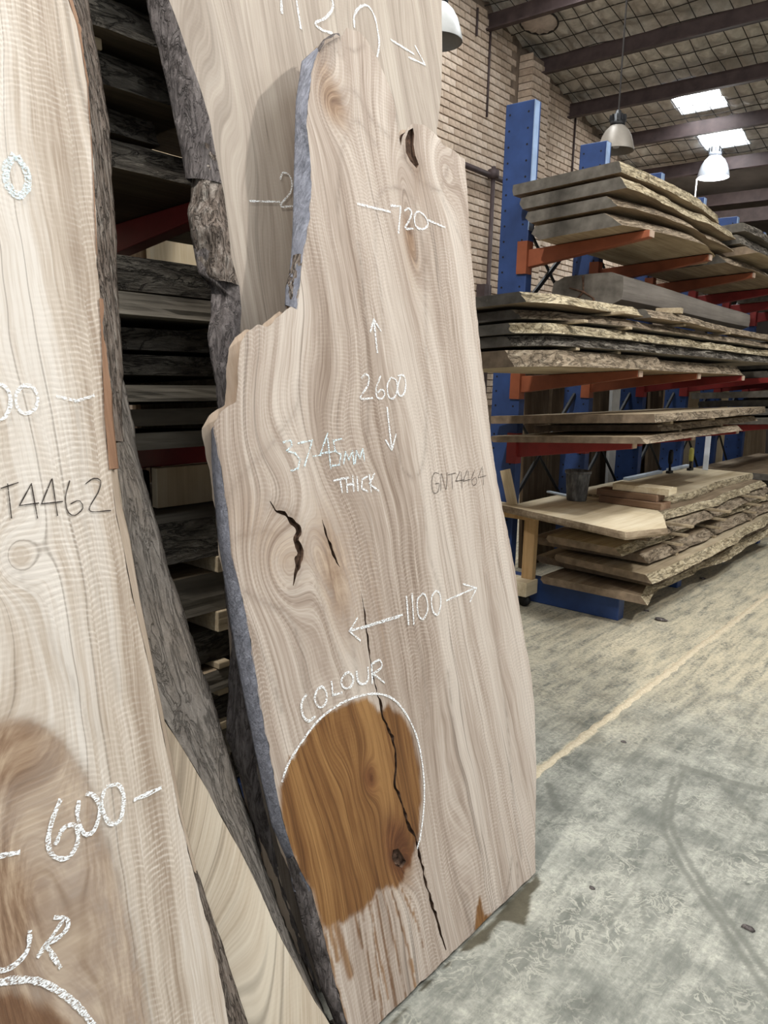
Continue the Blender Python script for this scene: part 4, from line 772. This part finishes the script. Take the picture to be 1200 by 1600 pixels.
def spacers(ys, xc, ln, zb, th, where, gap, refx=TIPX, tilt=TILT, mat=None):
    for y in ys: stick((xc, y, zb+th/2+tilt*(xc-refx)), (ln, .045, th-.001), 'spacer stick, %s, %s' % (gap, where), 'spacer sticks, %s, %s' % (gap, where), ry=-math.atan(tilt), mat=mat)
GB = ['%s gap from the bottom' % q for q in ('first', 'second', 'third', 'fourth', 'fifth', 'sixth')]
GT = [q.replace('bottom', 'top') for q in GB]
# uppermost arms
T1 = 'on the uppermost orange arms'
board(4.55, 6.55, -2.76, -2.03, 2.745, .065, 'topmost board of the pile '+T1+' with pale bark edge', W1, E0, SP, 1.0, .05, .02, .014, xr_pts=[(4.55, -2.02), (5.1, -1.99), (5.8, -1.98), (6.4, -2.03), (6.55, -2.10)])
board(4.55, 6.6, -2.71, -2.0, 2.65, .07, 'second board from the top '+T1+' with crumbly pale edge', W1, E0, SP, 2.0, .07, .05, .014)
board(4.55, 6.6, -2.64, -2.05, 2.558, .068, 'third board from the top '+T1, W1, E0, SB, 3.0, .08, .08, .010, xr_pts=[(4.55, -2.07), (5, -1.98), (5.6, -1.95), (6.6, -1.99)])
board(4.55, 6.3, -2.60, -2.02, 2.446, .086, 'thick lowest board '+T1+', nearest the first blue post', W2, E0, SB, 4.0, .06, .12, .008, xr_pts=[(4.55, -2.05), (5.1, -1.93), (5.6, -1.9), (6.0, -1.96), (6.3, -2.12)])
board(6.65, 9.0, -2.7, -1.93, 2.715, .065, 'mottled bark-edged board, top of the farther pile '+T1, W0, E0, SD, 5.0, .05, .02, .014)
board(6.62, 9.0, -2.7, -1.94, 2.62, .07, 'mottled bark-edged board, second in the farther pile '+T1, W0, E0, SD, 6.0, .05, .03, .014)
board(6.64, 7.5, -2.7, -1.86, 2.535, .06, 'short tan board, third in the farther pile '+T1, W2, E1, SD, 7.0, .05, .10, .010)
board(6.36, 8.6, -2.65, -1.95, 2.446, .071, 'grey lowest board of the farther pile '+T1, W1, E0, SB, 8.0, .05, .08, .008)
for k, (z, th) in enumerate(((2.5345, .020), (2.629, .018), (2.7225, .019))): spacers((4.85, 6.0), -2.35, .45, z, th, T1, GB[k])
for k, (z, th) in enumerate(((2.519, .013), (2.5975, .019), (2.693, .019))): spacers((6.9, 7.35), -2.3, .5, z, th, 'in the farther pile '+T1, GB[k])
# middle arms
T2 = 'on the middle orange arms'
board(3.55, 4.78, -2.55, -2.02, 1.93, .055, 'short cream-edged board, topmost '+T2, W1, E0, SP, 11., .03, .05, .012, xr_pts=[(3.55, -2.06), (3.8, -1.97), (4.4, -1.94), (4.7, -1.92), (4.78, -1.95)])
board(4.82, 7.9, -2.0, -1.9, 1.93, .055, 'narrow wavy board lying along the aisle side of the charcoal beam', W1, E0, SB, 12., .06, .05, .014)
board(3.62, 7.9, -2.55, -2.02, 1.86, .05, 'second board from the top '+T2+', long and wavy', W0, E0, SB, 13., .07, .06, .012, xr_pts=[(3.62, -2.14), (3.9, -2.02), (4.6, -1.94), (5.5, -1.92), (7.9, -1.9)])
board(3.58, 7.9, -2.55, -2.0, 1.785, .055, 'thick shaggy pale bark-edged board '+T2, W0, E0, SP, 14., .05, .04, .024, xr_pts=[(3.58, -2.14), (3.75, -2.0), (4.6, -1.93), (7.9, -1.88)])
board(3.60, 7.9, -2.55, -2.0, 1.722, .055, 'shaggy dark bark-edged board '+T2, W0, E0, SD, 15., .05, .05, .024, xr_pts=[(3.6, -2.14), (3.75, -2.0), (4.6, -1.92), (7.9, -1.86)])
board(3.56, 5.1, -2.55, -2.02, 1.613, .088, 'lowest cream board with sharp end corner '+T2, W2, E1, SB, 16., .03, .06, .006, xr_pts=[(3.56, -2.12), (3.8, -1.95), (5.1, -1.90)])
board(5.15, 7.0, -2.5, -1.92, 1.613, .075, 'grey board lying end to end with the lowest cream board', W1, E1, SB, 17., .04, .06, .008)
spacers((4.0, 4.55), -2.2, .5, 1.703, .017, T2, GB[0]); spacers((3.95, 4.55), -2.1, .42, 1.842, .017, T2, GB[1]); spacers((4.35,), -2.05, .42, 1.912, .016, T2, 'pale, under the short cream-edged board', mat=W2); spacers((5.4, 6.4), -2.05, .36, 1.912, .016, T2, 'beside the charcoal beam')
stick((-1.93, 5.25, 2.003), (.16, .07, .035), 'loose block of wood wedged beside the charcoal beam', rz=.1, cat='block', name='wood_block')
def beam():
    N = 40; ys = np.linspace(4.8, 7.62, N); V = []; K = 16
    for i, y in enumerate(ys):
        t = i/(N-1); end = 1-max(0, (t-.93)/.07)**2*.55
        w_ = lerp(.245, .20, t)*end; h = lerp(.105, .078, t)*end; cx = lerp(-2.31, -2.22, t)+.012*math.sin(t*7); cz = lerp(2.105, 2.08, t)-.0*math.sin(t*3)
        for k in range(K):
            a = 2*math.pi*(k+.5)/K; ca, sa = math.cos(a), math.sin(a); p = 5
            r = (abs(ca)**p+abs(sa)**p)**(-1/p); x = cx+w_*r*ca; V.append((x, y, cz+h*r*sa+TILT*.5*(x-cx)))
    m = MB(); m.add(V, [(i*K+k, i*K+(k+1) % K, (i+1)*K+(k+1) % K, (i+1)*K+k) for i in range(N-1) for k in range(K)]+[tuple((N-1)*K+k for k in range(K))])
    m.add(V[:K], [tuple(range(K-1, -1, -1))], 1)
    t_ = thing('timber_beam', 'heavy charcoal grey beam with star-cracked end on the middle arms', 'beam', (-2.31, 4.8, 2.0))
    m.build('beam_body', [M['beam'], E0], t_, False)
    c = MB()
    for (a, b) in (((-2.34, 2.20), (-2.33, 2.10)), ((-2.33, 2.10), (-2.26, 2.06)), ((-2.26, 2.06), (-2.235, 2.005)), ((-2.33, 2.10), (-2.38, 2.05)), ((-2.33, 2.10), (-2.43, 2.13))):
        c.tube([(a[0], 4.799, a[1]), (b[0], 4.799, b[1])], [.008, .005], 6)
    c.build('end_crack', M['crack'], t_)
beam()
# lower arms
T3 = 'on the lower red arms'
board(4.5, 6.5, -2.79, -1.76, 1.171, .041, 'bottom slab '+T3+', with wavy end', W2, E1, SB, 21., .03, .05, .008, refx=-1.91)
board(4.9, 7.2, -2.7, -1.80, 1.228, .04, 'middle slab '+T3, W2, E1, SB, 22., .03, .04, .006)
board(4.6, 7.4, -2.84, -1.72, 1.292, .052, 'top slab '+T3+', wide with knotty end', W2, E1, SB, 23., .02, .01, .006, xr_pts=[(4.6, -1.72), (5.5, -1.70), (6.8, -1.73), (7.4, -1.8)])
spacers((5.3, 6.2), -2.2, .8, 1.213, .014, T3, GB[0]); spacers((5.05, 5.9), -2.2, .85, 1.269, .022, T3, GB[1])
# floor stack under the work top
T4 = 'in the floor stack under the work top'
zz = .172
ordn = ['lowest', 'second lowest', 'third lowest', 'middle', 'third highest', 'second highest', 'highest']
FS = [(4.66, 8.0, -1.74, .05), (4.86, 8.2, -1.80, .05), (4.66, 8.0, -1.72, .048), (4.88, 8.3, -1.78, .05), (4.64, 8.1, -1.88, .048), (4.90, 8.2, -1.84, .045), (5.05, 8.0, -1.90, .045)]
for k, (y0, y1, xr, th) in enumerate(FS):
    board(y0, y1, (-2.44 if y0 < 4.78 else -2.64)+.02*(k % 3), xr, zz, th, '%s live-edge board %s' % (ordn[k], T4), [W1, W2, W2][k % 3], E1, SB if k % 2 else SP, 30.+k*1.7, .10, .05+.02*(k % 2), .010, tilt=0., skew=-.08*(k % 3))
    if k < 6: spacers((5.35, 6.2, 7.2), -2.1+.03*k, .55, zz+th+.001, .019, T4, GB[k], tilt=0.)
    zz += th+.021
TOP0 = zz-.018
def plank_poly(name, label, poly, z, th, mats, bev=.02, cat='board', amp=.004, seed=1, edge=.02):
    P = lin_pts(np.array(poly+[poly[0]], float), int(sum(np.linalg.norm(np.subtract(poly[i], poly[i-1])) for i in range(len(poly)))/edge))[:-1]; n = len(P); c = P.mean(0)
    d = (P-c); d /= np.linalg.norm(d, axis=1)[:, None]; s = np.arange(n)*.35; loops = []
    for q, o in ((0, 0), (.35, bev*.7), (.7, bev), (1, bev*.5)):
        loops.append(np.c_[P+d*(o+amp*fbm(s, s*0+q*5, seed, 3))[:, None], np.full(n, z+th*(1-q))])
    m = MB(); m.add(np.vstack(loops), [(k*n+i, (k+1)*n+i, (k+1)*n+(i+1) % n, k*n+(i+1) % n) for k in range(3) for i in range(n)], 1); m.f += [tuple(range(n)), tuple(3*n+i for i in range(n-1, -1, -1))]; m.m += [0, 0]
    o = m.build(name, mats); at_base(o, (c[0], c[1], z)); return tag(o, label, cat)
plank_poly('work_top_board', 'wide dusty cream board with blunt corner, forming the near end of the work top', [(-2.93, 4.64), (-1.72, 4.30), (-1.60, 4.62), (-1.78, 5.05), (-2.0, 5.42), (-2.68, 5.42), (-2.68, 4.71), (-2.93, 4.71)], TOP0, .045, [M['fresh'], W1], .012)
plank_poly('work_top_board', 'long dusty cream board with rough bark edge, forming the far end of the work top', [(-2.66, 5.47), (-2.06, 5.47), (-1.98, 6.2), (-2.04, 7.0), (-2.0, 8.0), (-2.66, 8.0)], TOP0, .06, [M['fresh'], SP], .02, amp=.014, seed=4)
# trestle carrying the near end
tr = thing('trestle', 'pine trestle leg on a castor block under the near end of the work top', 'trestle', (-2.54, 4.68, 0))
pine = board_wood('orange_pine', (.24, .14, .06), (.42, .27, .13), (.55, .38, .2), 6, 2)
MB().box((-2.54, 4.68, .40), (.085, .05, .44)).build('leg', pine, tr, False, .003)
MB().box((-2.80, 4.68, .40), (.06, .05, .44)).build('leg', pine, tr, False, .003)
MB().box((-2.68, 4.67, TOP0-.024), (.36, .08, .042)).build('top_rail', pine, tr, False, .003)
MB().box((-2.62, 4.63, .13), (.28, .16, .10)).build('base_block', M['fresh'], tr, False, .004)
cw = MB().tube([(-2.52, 4.595, .041), (-2.52, 4.625, .041)], .04, 16).build('castor', M['black'], tr, True)
MB().box((-2.52, 4.61, .068), (.03, .05, .03)).build('castor_bracket', M['black'], tr)
# things on the work top
ZT = TOP0+.045
def bucket():
    t = NT('black_recycled_plastic', .6, .3); n = t.noise(t.scale(t.obj(), (40, 40, 14)), 1, 4); t.color(t.ramp(n, [(.35, (.06, .06, .06)), (.55, (.13, .13, .128)), (.72, (.25, .25, .24))])); t.bump(n, .2, .003)
    c = (-2.46, 5.18, ZT+.001); b = thing('bucket', 'dusty black plastic bucket standing on the work top', 'bucket', c)
    MB().lathe([(0, 0), (.066, 0), (.07, .004), (.088, .20), (.088, .215), (.083, .215), (.066, .008), (0, .008)], c, 32).build('bucket_body', t.mat, b, True)
    MB().lathe([(.0875, .196), (.094, .197), (.095, .216), (.086, .219), (.084, .212)], c, 32).build('rim', t.mat, b, True)
bucket()
blk = [board_wood('red_brown_offcut', (.10, .055, .03), (.2, .12, .075), (.3, .2, .13), 3, 0), M['fresh']]
for k, (dx, dy, l, wd, mt, lb) in enumerate([(.02, 0, .46, .16, blk[0], 'bottom'), (-.02, .02, .44, .15, blk[0], 'middle'), (.07, .04, .40, .16, blk[1], 'top, pale')]):
    stick((-2.10+dx, 5.30+dy, ZT+.001+.024+.048*k), (l, wd, .046), '%s offcut of the three stacked beside the bucket' % lb, 'offcuts beside the bucket', -.06+.04*k, mt, 'offcut', cat='offcut')
pb = plain('pale_blue_painted_strip', (.55, .62, .70), .4)
stick((-2.62, 5.30, ZT+.008), (.04, .35, .014), 'pale blue strip lying on the near work top board', None, 1.2, pb, 'metal_strip', cat='strip')
for k, (y, l) in enumerate(((6.85, .8), (7.75, .55))):
    stick((-2.62, y, TOP0+.06+.013), (.05, l, .024), ['long pale blue strip at the back of the far work top board', 'short pale blue strip beside the upright white rule'][k], None, 0, pb, 'metal_strip', cat='strip')
def clamp(c, col, label):
    t = thing('bar_clamp', label, 'clamp', c); x, y, z = c
    MB().box((x, y, z+.012), (.035, .10, .022)).build('clamp_jaw', M['black'], t, False, .003)
    MB().tube([(x, y, z+.02), (x, y, z+.10)], .012, 8).build('spindle', M['black'], t, True)
    MB().lathe([(0, .09), (.02, .09), (.024, .13), (.022, .20), (.012, .22), (0, .22)], c, 12).build('handle', col, t, True)
clamp((-2.55, 7.3, TOP0+.061), M['black'], 'black handled clamp standing on the far work top board')
clamp((-2.50, 7.72, TOP0+.061), plain('yellow_handle', (.55, .50, .12), .5), 'yellow handled clamp standing beside the white rule')
stick((-2.40, 7.86, TOP0+.062+.22), (.05, .012, .44), 'upright white rule standing on the far work top board', None, .1, plain('white_rule', (.75, .80, .88), .4), 'steel_rule', cat='rule')
# leaning boards and bits behind the racks
def lean_board(px0, px1, ypx, X, top, mat, label, leany=0., th=.03, name='leaning_board'):
    a = hit(px0, ypx, np.array([1., 0, 0]), (X, 0, 0))[1]; b = hit(px1, ypx, np.array([1., 0, 0]), (X, 0, 0))[1]
    zr = hit((px0+px1)/2, ypx, np.array([1., 0, 0]), (X, 0, 0))[2]; wd = abs(b-a); m = MB(); ca = (a+b)/2-leany*zr
    dx = -.06*top; V = []
    for z in (0.004, top):
        q = z/top; cx = X+.1+dx*q*1.0; cy = ca+leany*z
        V += [(cx, cy-wd/2, z), (cx+th, cy-wd/2, z), (cx+th, cy+wd/2, z), (cx, cy+wd/2, z)]
    m.add(V, [(0, 3, 2, 1), (4, 5, 6, 7), (0, 1, 5, 4), (1, 2, 6, 5), (2, 3, 7, 6), (3, 0, 4, 7)]); o = m.build(name, mat); at_base(o, (X+.1, ca, 0)); return tag(o, label, 'board', 'boards leaning behind the racks')
BH = 'leaning behind the blue rack'
for k, (a, b, mt, top, ly, lb) in enumerate([(812, 850, M['dark_z'], 1.75, .03, 'dark brown board %s next to the first post'), (856, 884, M['dark_z'], 1.7, .12, 'dark tilted board %s above the bucket'), (918, 946, M['dark_z'], 1.8, .0, 'dark brown board %s beside a white one'),
                                          (950, 972, plain('white_board', (.80, .78, .72), .6), 1.78, .08, 'white board %s'), (1010, 1030, M['dark_z'], 1.75, .05, 'thin brown board %s beside a pale tilted one'), (1070, 1088, M['fresh_z'], 1.75, .14, 'pale tilted board %s'),
                                          (1118, 1136, M['fresh_z'], 1.75, .08, 'tan upright board %s near the dark far boards'), (893, 900, M['fresh_z'], 1.05, .05, 'very narrow pale batten %s')]):
    lean_board(a, b, 615, -3.2-.05*(k % 3), top, mt, lb % BH, ly)
for k, (a, b, tp) in enumerate([(808, 846, 1.78), (852, 905, 1.72), (905, 948, 1.8), (978, 1012, 1.74), (1032, 1066, 1.79), (1090, 1116, 1.75), (1140, 1190, 1.77)]):
    lean_board(a, b, 640, -3.36, tp, M['dark_z'], '%s of the wide dark slabs standing in a row behind the blue rack' % ['first', 'second', 'third', 'fourth', 'fifth', 'sixth', 'seventh'][k], .0, .05, 'leaning_timber')
lean_board(243, 352, 760, -3.15, 2.7, M['fresh_z'], 'wide fresh cream board standing behind the shaded pile', 0)
lean_board(196, 230, 400, -3.25, 2.45, M['dark_z'], 'dark board standing left of the wide fresh board', 0)
lean_board(222, 240, 740, -3.1, 1.9, M['dark_z'], 'dark bark-edged board standing against the wide fresh board', 0)
stick((-2.72, 4.66, ZT+.115), (.07, .028, .25), 'short pale stick leaning on the first blue post', None, 0, M['fresh_z'], 'wood_stick', ry=-.3, cat='stick')
# shaded pile on the left rack
T5 = 'in the shaded pile behind the leaning slabs'
G0, G1 = M['gloom']; SG = M['side_gloom']
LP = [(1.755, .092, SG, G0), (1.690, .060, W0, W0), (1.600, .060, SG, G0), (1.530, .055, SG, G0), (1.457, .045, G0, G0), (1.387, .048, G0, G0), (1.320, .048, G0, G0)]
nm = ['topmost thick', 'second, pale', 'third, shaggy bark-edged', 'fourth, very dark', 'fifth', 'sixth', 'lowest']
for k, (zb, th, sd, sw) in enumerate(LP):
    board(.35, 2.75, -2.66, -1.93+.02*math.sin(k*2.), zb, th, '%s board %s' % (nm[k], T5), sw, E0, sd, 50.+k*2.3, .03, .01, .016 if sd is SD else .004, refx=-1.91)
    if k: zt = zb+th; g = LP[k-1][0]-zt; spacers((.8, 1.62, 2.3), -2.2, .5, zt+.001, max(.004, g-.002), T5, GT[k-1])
T6 = 'in the low pile behind the weathered slab'
LQ = [(.975, .125), (.795, .125), (.625, .10), (.535, .065), (.42, .09), (.30, .09), (.18, .09)]
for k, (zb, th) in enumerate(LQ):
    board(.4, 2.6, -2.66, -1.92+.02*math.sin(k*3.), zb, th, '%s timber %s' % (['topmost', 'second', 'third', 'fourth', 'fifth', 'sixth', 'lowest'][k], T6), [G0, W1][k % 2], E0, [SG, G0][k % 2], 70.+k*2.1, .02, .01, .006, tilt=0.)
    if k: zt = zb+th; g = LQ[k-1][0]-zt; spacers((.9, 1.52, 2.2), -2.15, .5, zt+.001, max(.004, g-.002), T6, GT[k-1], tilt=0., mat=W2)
spacers((.9, 2.2), -2.15, .5, .171, .009, T6, 'under the lowest timber', tilt=0.)
a_ = hit(246, 780, np.array([1., 0, 0]), (-2.12, 0, 0))[1]; b_ = hit(345, 780, np.array([1., 0, 0]), (-2.12, 0, 0))[1]
stick((-2.135, (a_+b_)/2, 1.104+.066), (.03, b_-a_, .130), 'short fresh cream board standing on edge on the low shaded pile', None, 0, M['fresh_z'], 'offcut_board', cat='board')
T7 = 'on the top red arm behind the tall slab'
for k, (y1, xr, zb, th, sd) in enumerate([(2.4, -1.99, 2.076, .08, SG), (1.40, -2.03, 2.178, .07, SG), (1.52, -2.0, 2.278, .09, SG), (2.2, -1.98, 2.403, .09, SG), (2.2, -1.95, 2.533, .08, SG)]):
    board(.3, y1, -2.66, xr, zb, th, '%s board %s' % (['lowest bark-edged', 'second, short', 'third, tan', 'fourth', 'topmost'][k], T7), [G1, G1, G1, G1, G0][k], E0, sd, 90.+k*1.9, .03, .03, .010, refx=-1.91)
for k, (zb, th) in enumerate([(2.158, .017), (2.250, .025), (2.370, .030), (2.495, .035)]): spacers((.7, 1.2), -2.25, .5, zb, th, T7, GB[k])
tb = thing('tool_case', 'dark plastic case with a pale sloping lid on the low shaded pile', 'case', (-2.32, 1.40, 1.112))
tz = 1.112
MB().box((-2.32, 1.40, tz+.05), (.14, .20, .10)).build('case_body', M['black'], tb, False, .01)
MB().box((-2.35, 1.40, tz+.135), (.03, .16, .085), Matrix.Rotation(-.35, 3, 'Y')).build('case_lid', plain('grey_plastic_lid', (.12, .13, .16), .3), tb, False, .006)
# far bays
T8 = 'in the dim far bay'
k = 0
for zb, n_, lv in ((2.445, 3, 'upper'), (1.615, 5, 'middle'), (1.17, 4, 'lower')):
    for j in range(n_):
        board((9.15 if lv == 'upper' else 8.15)+.12*math.sin(k*2.1), 10.9, -2.66, -1.93+.05*math.sin(k*1.7), zb+j*.085, .06, '%s dark board from the bottom on the %s arms %s' % (['first', 'second', 'third', 'fourth', 'fifth'][j], lv, T8), W0, E0, SD, 110.+k*1.3, .05, .03, .012)
        if j: spacers((9.5, 10.2), -2.3, .5, zb+(j-1)*.085+.062, .020, '%s arms %s' % (lv, T8), GB[j-1])
        k += 1
for j in range(6):
    board(8.45+.1*math.sin(j*2.3), 10.8, -2.66, -1.9+.06*math.sin(j*1.9), .172+j*.085, .065, '%s dark board from the floor, behind the work top %s' % (['first', 'second', 'third', 'fourth', 'fifth', 'sixth'][j], T8), W1, E0, SB, 140.+j*1.3, .05, .03, .012, tilt=0.)
    if j: spacers((8.8, 9.8), -2.3, .5, .172+(j-1)*.085+.066, .018, 'on the floor '+T8, GB[j-1], tilt=0.)
# chips on the floor
rng = random.Random(3)
for k, (px, py, s, lb) in enumerate([(1033, 970, .045, 'dark chunk of bark on the sunny floor beside the stack'), (1098, 905, .03, 'flat bark chip under the overhang of the floor stack'), (1010, 955, .02, 'small bark chip beside the blue rack foot'), (1170, 1452, .02, 'small dark chip beside the tyre mark'), (975, 1160, .015, 'tiny dark chip near the shadow'), (925, 1388, .012, 'tiny chip near the wet patch')]):
    p = fp(px, py); m = MB(); V = []; n = 7
    for zq, r in ((0.001, 1), (.5, 1.05), (.9, .6)):
        for i in range(n): a = 2*math.pi*i/n; rr = s*r*rng.uniform(.6, 1.1); V.append((p[0]+rr*math.cos(a), p[1]+rr*.6*math.sin(a), s*.45*zq+.001))
    m.add(V, [(q*n+i, q*n+(i+1) % n, (q+1)*n+(i+1) % n, (q+1)*n+i) for q in range(2) for i in range(n)]+[tuple(2*n+i for i in range(n))])
    o = m.build('bark_chip', M['bark_grey']); at_base(o, (p[0], p[1], 0)); tag(o, lb, 'bark chip', 'bark chips on the floor')
